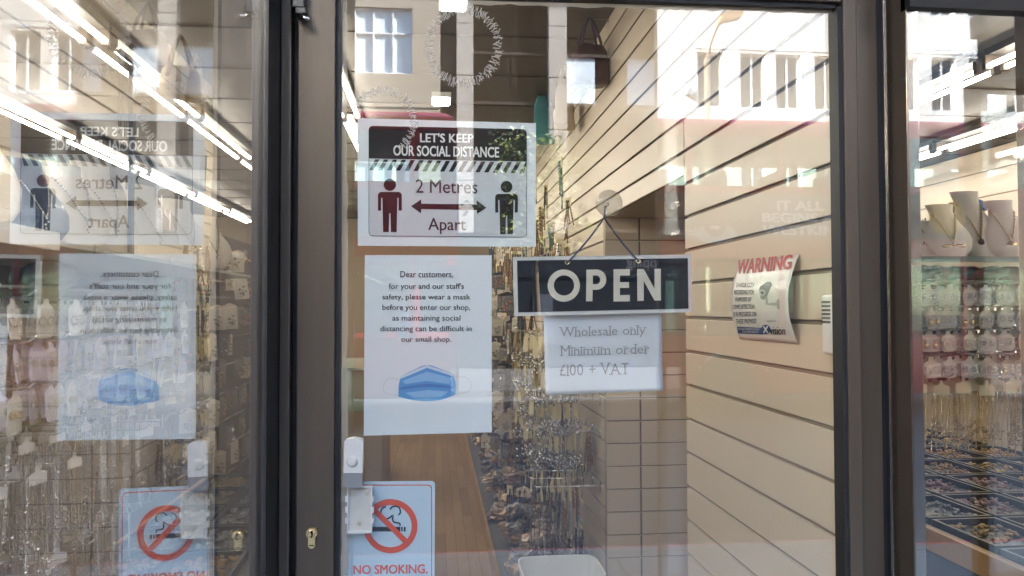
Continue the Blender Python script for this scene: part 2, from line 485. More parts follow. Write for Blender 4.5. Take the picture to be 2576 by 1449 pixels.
# ================================================================== shop front: door and windows
G_DOOR = glassmat("door_glass", 0.064, dirt=0.020, dirtscale=(3.0, 3.0, 1.6))
G_SIDE = glassmat("side_glass", 0.52, loss=0.45, dirt=0.04, dirtscale=(9, 9, 0.35))  # reflectivity raised beyond real glass to brighten the mirrored notices
G_RETURN = glassmat("boosted_return_glass", 0.85, dirt=0.003)  # reflectivity raised beyond real glass to brighten the mirrored street
G_RET = glassmat("return_glass", 0.10, dirt=0.006)
Y_IN = 0.010                                            # inner face of the door glass, where papers are taped

door = thing("shop_door", "dark bronze framed glass shop door carrying the paper notices, with a brass lock", "door", (0, 0, 0))
def vert(name, x0, x1, y0, y1, z0, z1, m, parent, bev=0.002): return MB().box(x0, x1, y0, y1, z0, z1).build(name, m, parent, bevel=bev)
vert("stile", -0.222, -0.162, -0.022, 0.022, 0.02, 2.14, M_['bronze'], door)
vert("stile", 0.708, 0.733, -0.022, 0.022, 0.02, 2.14, M_['bronze'], door)
vert("top_rail", -0.160, 0.706, -0.022, 0.022, 2.082, 2.14, M_['bronze'], door)
vert("bottom_rail", -0.160, 0.706, -0.022, 0.022, 0.02, 0.16, M_['bronze'], door)
mb = MB(); mb.box(-0.1618, -0.1545, -0.012, 0.012, 0.165, 2.075); mb.box(0.699, 0.7078, -0.019, 0.012, 0.165, 2.075); mb.box(-0.154, 0.6985, -0.014, 0.012, 2.074, 2.0815)
mb.build("gasket", M_['rubber'], door)
pane = MB().box(-0.158, 0.703, -0.003, 0.003, 0.16, 2.079).build("glass_pane", G_DOOR, door)
# sticker glue left on the glass in two rings of short branching squiggles
rs = random.Random(3)
def residue(cx, cy, rx, ry, a0, a1, nb, seed):
    rs = random.Random(seed); mb = MB()
    s = Sheet(-0.0034, Vector((0, 0, 0)))
    for i in range(nb):
        a = R(a0 + (a1 - a0) * (i + rs.uniform(-.3, .3)) / nb); r0 = rs.uniform(.76, .85); r1 = rs.uniform(.96, 1.06)
        pts = []
        for k in range(5):
            t = r0 + (r1 - r0) * k / 4; aa = a + rs.uniform(-.028, .028)
            pts.append((cx + rx * t * math.cos(aa), cy + ry * t * math.sin(aa)))
        s.poly(mb, stroke(pts, rs.uniform(1.8, 2.8)), 0.0)
        if rs.random() < .6:
            q = pts[2]; aa = a + rs.choice((-1, 1)) * rs.uniform(.05, .09)
            s.poly(mb, stroke([q, (cx + rx * (r1 - .02) * math.cos(aa), cy + ry * (r1 - .02) * math.sin(aa))], 1.8), 0.0)
    for v in mb.v: pass
    mb.v = [(v[0], -0.0036, v[2]) for v in mb.v]
    gm = pm("dried_glue", (0.72, 0.70, 0.66), 0.5, var=0.2); gm.node_tree.nodes["Principled BSDF"].inputs["Alpha"].default_value = 0.6
    o = mb.build("sticker_residue", gm, pane)
    return o
residue(1166, 115, 96, 103, 0, 360, 96, 4)
residue(962, 305, 88, 86, -150, 62, 52, 5)
# smeared sealant along the glass edges
rs = random.Random(8)
def smear(pts, w0, w1, nm="sealant_smear"):
    mb = MB(); a = [Vector(at(x, y, y=-0.0034)) for x, y in pts]; n = 70; vs = []
    L_ = a[1] - a[0]; up = Vector((L_.z, 0, -L_.x)).normalized()
    for k in range(n + 1):
        q = a[0] + L_ * (k / n); wd = w0 + (w1 - w0) * (0.5 + 0.5 * mnoise.noise(Vector((k * .21, 3.1, 0)))) + rs.uniform(0, .0016)
        vs += [(q.x, -0.0035, q.z), (q.x + up.x * wd, -0.0035, q.z + up.z * wd)]
    mb.add(vs, [(2 * k, 2 * k + 1, 2 * k + 3, 2 * k + 2) for k in range(n)]); return mb.build(nm, SM, pane)
SM = bpy.data.materials.new("old_sealant"); SM.use_nodes = True
SM.node_tree.nodes["Principled BSDF"].inputs["Base Color"].default_value = (.62, .56, .45, 1); SM.node_tree.nodes["Principled BSDF"].inputs["Alpha"].default_value = .5
smear([(861, 1449), (858, 0)], .004, .013); smear([(1180, 1), (2094, 24)], .002, .010)
# euro cylinder lock
lk = MB(); cxy = at(786, 1338, y=-0.022); tl = at(786, 1376, y=-0.022)
rr = (at(800, 1338, y=-0.022).x - cxy.x)
key = [(rr * math.cos(R(a)), rr * math.sin(R(a))) for a in range(-50, 231, 14)]
hw = rr * 0.62; dz = tl.z - cxy.z
key = [(x + cxy.x, z + cxy.z) for x, z in key] + [(cxy.x - hw, cxy.z - rr), (cxy.x - hw, cxy.z + dz + hw)] + [(cxy.x + hw * math.cos(R(a)), cxy.z + dz + hw + hw * math.sin(R(a))) for a in range(180, 361, 20)] + [(cxy.x + hw, cxy.z - rr)]
lk.prism(key, -0.031, -0.0221)
lock = lk.build("lock_cylinder", M_['brass'], door, bevel=0.0006)
MB().lathe([(rr * .72, 0), (rr * .72, .002), (rr * .60, .0024), (rr * .1, .0024)], 24, (cxy.x, -0.0312, cxy.z), 'y').build("plug", M_['gold'], lock, smooth=False)
mb = MB(); mb.flat([(cxy.x - .0011, cxy.z - .006), (cxy.x + .0005, cxy.z - .001), (cxy.x - .0016, cxy.z + .002), (cxy.x + .0004, cxy.z + .006), (cxy.x + .0024, cxy.z + .006), (cxy.x + .002, cxy.z + .001), (cxy.x + .0026, cxy.z - .001), (cxy.x + .001, cxy.z - .006)], -0.0341)
mb.flat([(cxy.x - hw * .7, cxy.z + dz + hw * .8), (cxy.x + hw * .7, cxy.z + dz + hw * .8), (cxy.x + hw * .7, cxy.z + dz + hw * 1.1), (cxy.x - hw * .7, cxy.z + dz + hw * 1.1)], -0.0313)
mb.build("keyhole", M_['ink'], lock)

fr = thing("door_frame", "dark bronze fixed frame standing round the shop door", "door frame", (0, 0, 0))
vert("jamb", -0.2505, -0.2335, -0.014, 0.05, 0, 2.2, M_['bronze'], fr)
vert("jamb", 0.7365, 0.777, -0.010, 0.05, 0, 2.2, M_['bronze'], fr)
mb = MB(); mb.box(-0.2333, -0.2222, 0.012, 0.05, 0, 2.2); mb.box(0.7773, 0.789, 0.0, 0.05, 0, 2.2); mb.box(0.7333, 0.7363, 0.0, 0.04, 0, 2.2)
mb.build("rubber_seal", M_['rubber'], fr)
vert("head", -0.2503, 0.789, -0.030, 0.05, 2.145, 2.24, M_['black'], fr)
vert("transom_panel", -0.2503, 1.02, -0.02, 0.04, 2.242, 3.6, M_['bronze'], fr)
c0 = at(738, 0, y=-0.03); c1 = at(775, 62, y=-0.03)
br = MB(); br.box(c0.x, c1.x - .004, -0.045, -0.0225, c1.z + 0.022, 2.14); br.box(c0.x + .006, c1.x, -0.05, -0.0225, c1.z + 0.010, c1.z + 0.0215)
cat = br.build("door_catch", M_['black'], fr, bevel=0.002)
MB().tube([(c1.x - .012, -.04, c1.z + .012), (c1.x - .005, -.05, c1.z + .004), (c1.x + .006, -.052, c1.z + .001)], .004, 6).build("lever", M_['silver'], cat, smooth=True)

def window(name, label, loc=(0, 0, 0)): return thing(name, label, "window", loc)
lw = window("side_window", "left glass side of the entrance, at right angles to the door, mirroring its notices")
vert("post", -0.275, -0.2508, -0.105, 0.05, 0, 2.65, pm("dark_bronze", (.035, .033, .036), .35, .2, var=.2), lw, 0.003)
vert("post", -0.275, -0.2495, -1.135, -1.10, 0, 2.65, M_['bronze'], lw, 0.003)
vert("sill", -0.28, -0.249, -1.0995, -0.1055, 0.0, 0.32, M_['bronze'], lw)
vert("head", -0.28, -0.249, -1.0995, -0.1055, 2.55, 2.65, M_['bronze'], lw)
MB().box(-0.2525, -0.2488, -0.113, -0.1052, 0.32, 2.55).build("gasket", M_['rubber'], lw)
G_PLAIN = glassmat("plain_glass", 0.03)
def boosted_pane(mb, face, name, g, parent):
    """a pane with its reflection boosted beyond real glass on one face only"""
    mb.m = [1] * 6; mb.m[face] = 0
    return mb.build(name, [g, G_PLAIN], parent)
boosted_pane(MB().box(-0.2560, -0.2522, -1.10, -0.105, 0.32, 2.55), 3, "glass_pane", G_SIDE, lw)

sw = window("splayed_window", "slanting glass pane between the left entrance side and the street corner")
ang = math.atan2(-0.20, -1.065)
def splay(a0, a1, o0, o1, z0, z1, nm, m):
    d = Vector((-0.18, -1.06, 0)).normalized(); nn = Vector((-d.y, d.x, 0)); b = Vector((-0.262, -1.137, 0))
    mb = MB(); ps = [b + d * a + nn * o for a, o in ((a0, o0), (a1, o0), (a1, o1), (a0, o1))]
    mb.add([(p.x, p.y, z0) for p in ps] + [(p.x, p.y, z1) for p in ps], [(0, 3, 2, 1), (4, 5, 6, 7), (0, 1, 5, 4), (1, 2, 6, 5), (2, 3, 7, 6), (3, 0, 4, 7)])
    return mb.build(nm, m, sw)
splay(0.0, 1.03, -.003, .003, .32, 2.55, "glass_pane", G_RET); splay(0.0, 1.03, -.02, .02, 0, .319, "sill", M_['bronze']); splay(0.0, 1.03, -.02, .02, 2.551, 2.65, "head", M_['bronze'])
splay(1.032, 1.085, -.025, .025, 0, 2.65, "post", M_['bronze'])

fw = window("street_window", "wide street-facing display window left of the entrance")
MB().box(SHX0, -0.50, FAC - 0.003, FAC + 0.003, .32, 2.55).build("glass_pane", G_RET, fw)
vert("sill", SHX0, -0.49, FAC - .03, FAC + .03, -0.02, .319, M_['bronze'], fw); vert("head", SHX0, -0.49, FAC - .03, FAC + .03, 2.551, 2.65, M_['bronze'], fw)
fw2 = window("street_window", "wide street-facing display window right of the entrance")
MB().box(1.05, SHX1, FAC - 0.003, FAC + 0.003, .32, 2.55).build("glass_pane", G_RET, fw2)
vert("sill", 1.05, SHX1, FAC - .03, FAC + .03, -0.02, .319, M_['bronze'], fw2); vert("head", 1.05, SHX1, FAC - .03, FAC + .03, 2.551, 2.65, M_['bronze'], fw2)

rw = window("front_window", "narrow fixed glass window right of the door beyond a polished bronze post")
vert("post", 0.790, 0.812, -0.0735, 0.03, 0, 2.2, M_['bronze_gloss'], rw, 0.002)
MB().box(0.7875, 0.7898, -0.012, -0.001, 0, 2.2).build("edge_trim", M_['chrome'], rw)
MB().box(0.792, 1.018, -0.0765, -0.074, 0.32, 2.06).build("glass_pane", G_DOOR, rw)
vert("head", 0.79, 1.02, -0.09, -0.05, 2.083, 2.24, M_['bronze'], rw)
MB().box(0.79, 1.018, -0.086, -0.06, 2.052, 2.0825).build("gasket", M_['rubber'], rw)
vert("sill", 0.8125, 1.02, -0.09, -0.05, 0, 0.319, M_['bronze'], rw)

rt = window("return_window", "long glass side of the entrance on the right, running out to the street")
boosted_pane(MB().box(1.020, 1.0240, -2.15, -0.095, 0.32, 3.55), 5, "glass_pane", G_RETURN, rt)
vert("post", 1.019, 1.05, -2.2, -2.1505, 0, 3.58, M_['bronze'], rt); vert("post", 1.0215, 1.05, -0.094, -0.03, 0, 3.58, M_['bronze'], rt)
vert("sill", 1.0195, 1.05, -2.15, -0.0945, 0, 0.319, M_['bronze'], rt); vert("head", 1.0195, 1.028, -2.15, -0.0945, 3.551, 3.58, M_['bronze'], rt)

upper_m = pm("upper_panel", (0.10, 0.095, 0.09), 0.6)
mb = MB(); mb.box(SHX0, -0.5, FAC - .02, FAC + .05, 2.652, 3.645); mb.box(1.05, SHX1, FAC - .02, FAC + .05, 2.652, 3.645); mb.box(-.30, -.26, -1.13, .05, 2.652, 3.645); mb.box(1.03, 1.06, FAC + .051, .05, 2.652, 3.645)
mb.add([(-.30, -1.13, 2.652), (-.49, FAC, 2.652), (-.49, FAC, 3.645), (-.30, -1.13, 3.645)], [(0, 1, 2, 3)])
structure(mb.build("wall_upper", upper_m))

# ================================================================== notices on the door
# --- social distance poster
Y0 = Y_IN
o = at(1124, 460, y=Y0)
P = thing("distance_poster", "landscape poster reading LET'S KEEP OUR SOCIAL DISTANCE with two figures", "poster", o)
S = Sheet(Y0, o)
mb = MB(); S.slab(mb, [(899.7, 297), (1348, 310), (1348, 621), (900, 618)], 0.0, -0.0012); mb.build("sheet", M_['paper'], P)
def slant(pts): return [(x, y + 0.0205 * (x - 927)) for x, y in pts]
mb = MB(); S.poly(mb, [(x, y + (x - 927) * (0.0215 if y < 500 else 0.008)) for x, y in rrect(927.5, 316.7, 1325, 594, 11)], 0.0006)
mb.build("panel", M_['paper_grey'], P)
mb = MB()
tp = [(x, y + (x - 927) * 0.0215) for x, y in rrect(927.5, 316.7, 1325, 560, 11) if y < 330]
S.poly(mb, [(927.5, 398.8)] + sorted([q for q in tp if q[0] < 1100], key=lambda q: q[0] * 1 - q[1] * 0.3) + sorted([q for q in tp if q[0] >= 1100], key=lambda q: q[0]) + [(1325, 407)], 0.0011)
for i in range(18):                                     # hazard stripes
    x = 929 + i * 22.2; y = 402 + (x - 927) * 0.021
    pts = [(x + 15, y - 1), (x + 26, y - 1), (x + 11, y + 26), (x, y + 26)]
    pts = [(min(px, 1325), py) for px, py in pts]
    if pts[3][0] < 1318: S.poly(mb, pts, 0.0011)
out = [(x, y + (x - 927) * (0.0215 if y < 500 else 0.008)) for x, y in rrect(927.5, 316.7, 1325, 594, 11)]
inn = [(x, y + (x - 927) * (0.0215 if y < 500 else 0.008)) for x, y in rrect(928.7, 317.9, 1323.8, 592.8, 10)]
S.poly(mb, [out, inn[::-1]], 0.0011)
mb.build("header", M_['ink'], P)
mb = MB()
S.line(mb, "LET'S KEEP", 1056.5, 1191, 335, 358.5, .013, off=.0016, bold=.028); S.line(mb, "OUR SOCIAL DISTANCE", 989.5, 1255.5, 365.5, 392, .019, off=.0016, bold=.028)
mb.build("lettering", pm("white_ink", (0.82, 0.82, 0.82), 0.5), P)
mb = MB()
S.line(mb, "2 Metres", 1046, 1201, 451, 485.5, .012, bold=.004)
mb.build("lettering", M_['ink_soft'], P); mb = MB()
S.line(mb, "Apart", 1077, 1172, 548, 589, .008, bold=.010)
mb.build("lettering", M_['ink_soft'], P)
for hx, hy, sx in ((980.8, 465, 1.0), (1274, 470, 0.95)):
    mb = MB(); S.poly(mb, circ(hx, hy, 15.5 * sx, 24), 0.0013)
    L_ = 30 * sx; b0 = hy + 18
    body = [(-22, 0), (22, 0), (27, 2), (30, 7), (30, 47), (22, 47), (22.2, 15), (18.6, 15), (17, 101), (2.6, 101), (1.8, 54), (-1.8, 54), (-2.6, 101), (-17, 101), (-18.6, 15), (-22.2, 15), (-22, 47), (-30, 47), (-30, 7), (-27, 2)]
    S.poly(mb, [(hx + a * sx, b0 + b) for a, b in body], 0.0013)
    mb.build("figure_pictogram", M_['ink'], P)
mb = MB(); S.poly(mb, [(1034, 519), (1059, 502), (1060, 512.5), (1199, 514.5), (1199, 504), (1223.5, 523), (1200, 538), (1199, 528.5), (1060, 526), (1059, 537)], 0.0013)
mb.build("double_arrow", M_['ink'], P)
# --- mask notice
o = at(1077, 868, y=Y0)
P = thing("mask_notice", "white portrait A4 notice starting Dear customers, above a picture of a blue face mask", "notice", o)
S = Sheet(Y0, o)
mb = MB(); S.slab(mb, [(918, 641.5), (1237, 642), (1237, 1087.5), (915, 1096)], 0.0, -0.0012); mb.build("sheet", M_['paper'], P)
mb = MB()
for tx, x0, x1, y0, y1 in (("Dear customers,", 1007, 1140, 682, 700), ("for your and our staff's", 978, 1167, 712.5, 731), ("safety, please wear a mask", 962, 1183, 740, 757.5), ("before you enter our shop,", 962, 1183, 766, 784),
                           ("as maintaining social", 987, 1158, 793, 811), ("distancing can be difficult in", 956.6, 1186.5, 819.5, 837.5), ("our small shop.", 1009.6, 1135, 846.5, 864)):
    S.line(mb, tx, x0, x1, y0, y1, 0, bold=0.004)
mb.build("lettering", M_['ink_soft'], P)
blue = [pm("mask_blue", (0.07, 0.36, 0.74), 0.5), pm("mask_light_blue", (0.24, 0.55, 0.86), 0.5), pm("mask_deep_blue", (0.03, 0.24, 0.60), 0.5), pm("mask_wire_white", (0.62, 0.74, 0.86), 0.5), pm("mask_loop", (0.66, 0.68, 0.71), 0.5)]
mk = MB()
S.poly(mk, spline([(1008.6, 946), (1040, 931), (1074, 918), (1108, 928), (1139, 940)], 5) + spline([(1139, 940), (1146, 966), (1145, 992.7)], 5)[1:] + spline([(1145, 992.7), (1112, 1005), (1074, 1009), (1036, 1006), (1002, 997.7)], 5)[1:] + spline([(1002, 997.7), (1003, 970), (1008.6, 946)], 5)[1:-1], 0.0008, 0)
S.poly(mk, [(1008.6, 946), (1074, 918), (1139, 940), (1139, 946), (1074, 925), (1008, 953)], 0.0012, 3)
S.poly(mk, [(1012, 958), (1074, 935), (1138, 951), (1130, 966), (1074, 958), (1020, 966)], 0.0012, 1)
S.poly(mk, [(1006, 975), (1040, 968), (1074, 965), (1112, 968), (1143, 972), (1142, 978), (1074, 972), (1006, 981)], 0.0012, 2)
S.poly(mk, [(1020, 988), (1074, 981), (1128, 985), (1110, 998), (1074, 1001), (1040, 1000)], 0.0012, 1)
S.poly(mk, [(1058, 966), (1092, 967), (1086, 974), (1066, 974)], 0.0014, 2)
S.poly(mk, stroke(spline([(1007, 956), (978, 952), (964, 972), (972, 990), (1003, 993)], 6), 1.5), 0.0010, 4)
S.poly(mk, stroke(spline([(1141, 948), (1172, 949), (1186, 968), (1176, 985), (1145, 990)], 6), 1.5), 0.0010, 4)
mk.build("mask_picture", blue, P)
# --- OPEN board on its suction hook
YO = 0.030
cup = at(1524, 517, y=YO)
hook = thing("suction_hook", "clear round suction cup stuck to the door glass, holding the cord of the OPEN board", "hook", (cup.x, 0.0036, cup.z))
cr = abs(at(1558, 517, y=0.004).x - at(1524, 517, y=0.004).x)
MB().lathe([(0.0005, 0.013), (cr * .35, .0125), (cr * .45, .006), (cr * .9, .0018), (cr, .0003), (cr, 0.0), (0.0005, 0.0)], 32, (0, 0, 0), 'y', cap=False).build("cup", clear_bag("clear_rubber", (0.40, 0.35, 0.25), 0.34, 0.12), hook, smooth=True)
for ch in hook.children: ch.scale = (1, -1, 1)
MB().tube([(0, .012, 0), (0, .024, 0), (0, .028, -.004), (0, .030, -.012), (0, .026, -.018)], .0028, 8).build("peg", M_['chrome'], hook, smooth=True)
o = at(1515, 716, y=YO)
P = thing("open_board", "black OPEN board with white wooden edge hanging from a cord behind the door glass", "sign", o)
S = Sheet(YO, o)
bc = [(1291, 646.5), (1739, 640), (1741, 785), (1294.5, 795.6)]
mb = MB(); S.slab(mb, bc, 0.0, -0.007); mb.build("board", pm("painted_edge", (0.74, 0.72, 0.68), 0.45, var=0.08, vscale=30), P, bevel=0.0012)
mb = MB(); S.poly(mb, [(1300.5, 655.5), (1730, 649.5), (1732, 776.5), (1303.5, 786)], 0.0006); mb.build("face", M_['navyblack'], P)
mb = MB()
S.poly(mb, [circ(1418, 718.5, 40.5, 44), circ(1418.5, 718, 25.5, 36)[::-1]], 0.0012)
S.poly(mb, [[(1474, 758), (1475, 678.5), (1500, 678)] + [(1500 + 25 * math.cos(R(a)), 703.5 + 25.5 * math.sin(R(a))) for a in range(-80, 91, 14)] + [(1490.5, 729), (1490, 758)], [(1491, 693), (1491, 715)] + [(1500 + 9.5 * math.cos(R(a)), 704 + 11 * math.sin(R(a))) for a in range(85, -86, -17)]], 0.0012)
S.poly(mb, [(1543, 677.5), (1584, 677), (1584, 693), (1559, 693.3), (1559, 710), (1582, 709.7), (1582, 724), (1559, 724.3), (1559, 742.5), (1584, 742), (1584, 758), (1543, 758.5)], 0.0012)
S.poly(mb, [(1602.5, 677), (1619, 677), (1646, 726), (1646, 676.5), (1662, 676.3), (1662, 756), (1646, 756), (1619, 707), (1619, 756.6), (1603, 757)], 0.0012)
mb.build("lettering", M_['beige'], P)
mb = MB()
for ex, ey in ((1427, 660), (1605, 656.5)):
    a = Vector(S.p(1520, 548, 0.0)); b = Vector(S.p(ex, ey, 0.003))
    mb.tube([a + (b - a) * (k / 6) + Vector((0, 0, -0.004 * math.sin(math.pi * k / 6))) for k in range(7)], 0.0016, 6)
mb.tube([S.p(1520, 548, 0.0), S.p(1522, 534, -0.002), S.p(1524, 524, -0.002)], 0.0018, 6)
mb.build("cord", pm("navy_cord", (0.045, 0.055, 0.11), 0.8), P)
for ex, ey in ((1427, 660), (1605, 656.5)):
    c = S.p(ex, ey, 0.0016); MB().torus(c, 0.0034, 0.0011, 14, 5).build("eyelet", M_['brass'], P)
# --- wholesale paper
YW = 0.044
o = at(1518, 888, y=YW)
P = thing("wholesale_notice", "creased white paper reading Wholesale only Minimum order £100 + VAT, tucked under the OPEN board", "notice", o)
S = Sheet(YW, o)
def wav(u, v): return 0.006 * math.sin(5 * u + 3 * v) * v * (1 - v) * 2 + 0.004 * math.sin(9 * v + 2 * u) * (1 - v) * .4
mb = MB(); nx, nz_ = 24, 24
TLc, TRc, BRc, BLc = (1366, 770), (1662, 764), (1669, 982), (1372, 995)
fq = S.quad(TLc, TRc, BRc, BLc, 0)
def wq(u, v, off=0.0):
    q = fq(u, v); return (q[0], -wav(u, v) - off, q[2])
mb.add([wq(i / nx, j / nz_) for j in range(nz_ + 1) for i in range(nx + 1)], [(j * (nx + 1) + i, j * (nx + 1) + i + 1, (j + 1) * (nx + 1) + i + 1, (j + 1) * (nx + 1) + i) for j in range(nz_) for i in range(nx)])
sh = mb.build("sheet", pm("creased_paper", (0.78, 0.80, 0.84), 0.4, bump=0.25, bscale=11), P, smooth=True)
sm = sh.modifiers.new("thickness", 'SOLIDIFY'); sm.thickness = 0.0004
def wtext(body, x0, x1, y0, y1, sl):
    G = serif_glyphs(body)
    d = sl * (x1 - x0)
    def uv(px, py): return ((px - TLc[0] - (py - 770) * .026) / (296.5), ((BLc[1] + BRc[1]) / 2 + (px - 1520) * -.044 - py) / (221.5))
    def fn(u, v):
        px = x0 + (x1 - x0) * u; py = y1 + d * u + (y0 - y1) * v
        a, b = uv(px, py); return wq(a, b, 0.0016)
    return text_fit(mb, None, fn, gl=G)
mb = MB()
wtext("Wholesale only", 1405, 1626, 825.5, 856, -.045); wtext("Minimum order", 1407, 1633, 871, 896.5, -.035); wtext("£100 + VAT", 1407, 1582, 916, 946.5, -.03)
mb.build("lettering", M_['ink_grey'], P)
# --- no smoking sign (its foot runs out of the picture)
o = at(980, 1330, y=Y0)
P = thing("no_smoking_sign", "pale blue NO SMOKING sign with a red barred circle low on the door glass", "sign", o)
S = Sheet(Y0, o)
mb = MB(); S.slab(mb, [(863, 1216), (868, 1212), (1088, 1210), (1094.4, 1216), (1093, 1500), (861, 1504)], 0.0, -0.001); mb.build("sheet", pm("pale_blue_card", (0.62, 0.74, 0.84), 0.4), P)
mb = MB()
a = rrect(872.7, 1219, 1087, 1490, 10); b = rrect(875, 1221.3, 1084.7, 1487.7, 9)
S.poly(mb, [a, b[::-1]], 0.0006, 0)
S.poly(mb, [circ(982.4, 1323, 68, 56), circ(982.4, 1323, 53, 48)[::-1]], 0.0012, 0)
dx, dy = math.cos(R(45)), math.sin(R(45)); cx, cy = 982.4, 1323
S.poly(mb, [(cx - 57 * dx + 7 * dy, cy - 57 * dy - 7 * dx), (cx + 57 * dx + 7 * dy, cy + 57 * dy - 7 * dx), (cx + 57 * dx - 7 * dy, cy + 57 * dy + 7 * dx), (cx - 57 * dx - 7 * dy, cy - 57 * dy + 7 * dx)], 0.0016, 0)
S.line(mb, "NO SMOKING.", 889, 1076, 1421, 1444.5, -.015, off=.0012, bold=.03)
mb.build("red_print", M_['red'], P)
mb = MB()
for x0, x1 in ((933, 1007), (1009.5, 1013), (1016, 1020.5)): S.poly(mb, [(x0, 1325), (x1, 1325), (x1, 1336.5), (x0, 1336.5)], 0.0010)
S.poly(mb, stroke(spline([(1006, 1322), (1005, 1316), (990, 1312), (988, 1300), (988, 1296), (976, 1304), (963, 1301), (958, 1289), (962, 1278), (971, 1274)], 7), 3.6), 0.0012)
S.poly(mb, stroke(spline([(981, 1281), (987, 1275), (996, 1273), (1005, 1278), (1007, 1289), (1003, 1296), (1012, 1299), (1019, 1307), (1019.5, 1321)], 7), 3.6), 0.0012)
mb.build("cigarette_pictogram", M_['ink'], P)
# --- bell push and the empty back plate below it, outside the glass
o = at(888, 1165, y=-0.0035)
P = thing("door_bell", "white wireless bell push with a grey foot, stuck on the glass beside the lock stile", "bell push", o)
S = Sheet(-0.0225, o)
w_ = lambda q: (S.pz(*q))
mb = MB(); mb.prism([w_(q) for q in [(864, 1190), (865.5, 1112)] + spline([(868, 1107), (888, 1103), (910, 1107)], 5) + [(914, 1112), (912, 1190)]], -0.020, -0.0002)
b1 = mb.build("upper_case", M_['white'], P, bevel=0.003)
mb = MB(); mb.prism([w_(q) for q in [(912, 1190.6), (911, 1222)] + spline([(908, 1226), (888, 1229), (866, 1225)], 5) + [(862, 1221), (864, 1190.6)]], -0.0185, -0.0002)
mb.build("lower_case", M_['grey_plastic'], P, bevel=0.003)
c = S.pz(886, 1160); rb = abs(S.pz(900, 1160)[0] - c[0])
MB().lathe([(rb * 1.08, 0.0), (rb * 1.08, .0006), (rb, .0005), (rb * .96, .0022), (rb * .6, .0030), (0.0004, .0032)], 32, (c[0], -0.0200, c[1]), 'y').build("button", M_['white'], b1, smooth=True)
o = at(904, 1282, y=-0.0035)
P = thing("bell_back_plate", "grubby empty white plastic mounting plate below the bell push, overlapping the no smoking sign", "mounting plate", o)
S = Sheet(-0.010, o)
mb = MB(); mb.prism([S.pz(*q) for q in [(873, 1226), (936, 1224), (936, 1340), (873, 1342)]], -0.003, -0.0002); mb.build("plate", M_['white_dirty'], P)
mb = MB()
ring = lambda o_, i_: MB()
for a, b, c_, d_ in ((873, 1224, 876, 1342), (933, 1224, 936, 1340), (876.2, 1224, 932.8, 1227), (876.2, 1337, 932.8, 1341)):
    p0, p1 = S.pz(a, b), S.pz(c_, d_); mb.box(p0[0], p1[0], -0.0075, -0.0032, p1[1], p0[1])
for yy in (1256, 1283, 1310):
    for xx in (871, 937.5): p0 = S.pz(xx - 2.5, yy - 7); p1 = S.pz(xx + 2.5, yy + 7); mb.box(p0[0], p1[0], -0.0065, -0.0002, p1[1], p0[1])
mb.build("rim", M_['white'], P)
for xx, yy in ((885, 1244), (923, 1243), (904, 1317)):
    c = S.pz(xx, yy); MB().lathe([(0.0034, 0), (0.0034, .002), (0.0004, .0022)], 14, (c[0], -0.0031, c[1]), 'y').build("screw_boss", pm("aged_plastic", (0.55, 0.52, 0.40), 0.5), P)
# ================================================================== shop interior
# --- slatted display walls
def slatwall(name, label, x=None, y=None, a0=0, a1=1, z0=0, z1=2.7, face=-1, pitch=0.1, zoff=0.0, joint=None, gap=0.005):
    """face -1: boards look towards -x (x given) or -y (y given)"""
    t = thing(name, label, "slat wall", (x if x is not None else 0, y if y is not None else 0, 0))
    bd, gr = MB(), MB()
    k = math.floor((z0 - zoff) / pitch)
    def bx(mb, d0, d1, p, q, b, c):
        if x is not None: mb.box(d0, d1, p, q, b, c)
        else: mb.box(p, q, d0, d1, b, c)
    segs = [(a0, a1)] if not joint else [(a0, joint - .004), (joint + .004, a1)]
    while zoff + k * pitch < z1:
        b = max(z0, zoff + k * pitch + gap); c = min(z1, zoff + (k + 1) * pitch - gap)
        if c > b:
            for p, q in segs: bx(bd, 0.0 if face < 0 else -0.004, 0.004 if face < 0 else 0.0, p, q, b, c)
        k += 1
    s = -face
    bx(gr, s * 0.0095, s * 0.014, a0, a1, z0, z1)
    k = math.floor((z0 - zoff) / pitch)
    lip = MB()
    while zoff + k * pitch < z1:
        zc = zoff + k * pitch
        if z0 < zc < z1: bx(lip, s * 0.0042, s * 0.0094, a0, a1, zc - gap - 0.0035, zc - gap - 0.0005)
        k += 1
    bd.build("boards", M_['slat'], t, bevel=0.0012)
    gr.build("groove_backing", M_['slat_edge'], t)
    lip.build("groove_rail", M_['slat'], t)
    return t
XS = 0.746
slatwall("slat_wall", "cream slatted wall directly right of the door, carrying the CCTV warning", x=XS, a0=0.055, a1=0.955, z0=0.0, z1=CEIL, zoff=0.02)
MB().box(XS + 0.0145, XS + 0.06, 0.055, 0.955, 0, CEIL).build("wall_partition", wallp)["kind"] = "structure"
slatwall("slat_wall", "cream slatted band running deep into the shop above the open recess, with handbags on it", x=XS, a0=0.96, a1=8.6, z0=1.95, z1=CEIL, zoff=0.02)
mb = MB(); mb.box(XS + 0.0145, XS + 0.06, 0.96, 8.6, 1.951, CEIL); mb.box(XS + .061, 1.3, 0.96, 2.09, 1.951, 1.97); mb.box(1.2, 1.26, 0.96, 2.06, 0, 1.95); mb.box(XS + .02, 1.26, 8.601, 8.66, 0, CEIL)
structure(mb.build("wall_partition", wallp))
slatwall("slat_wall", "two narrow cream slatted panels facing the door behind the recess", y=2.06, a0=0.752, a1=1.20, z0=0, z1=1.949, zoff=0.05, joint=0.905, gap=0.0022)
MB().box(.752, 1.2, 2.076, 2.11, 0, 1.949).build("wall_partition", wallp)["kind"] = "structure"
slatwall("slat_wall", "cream slatted wall along the aisle, hung with chains and earring tags", x=0.756, a0=2.115, a1=8.6, z0=0.0, z1=1.948, zoff=0.05)
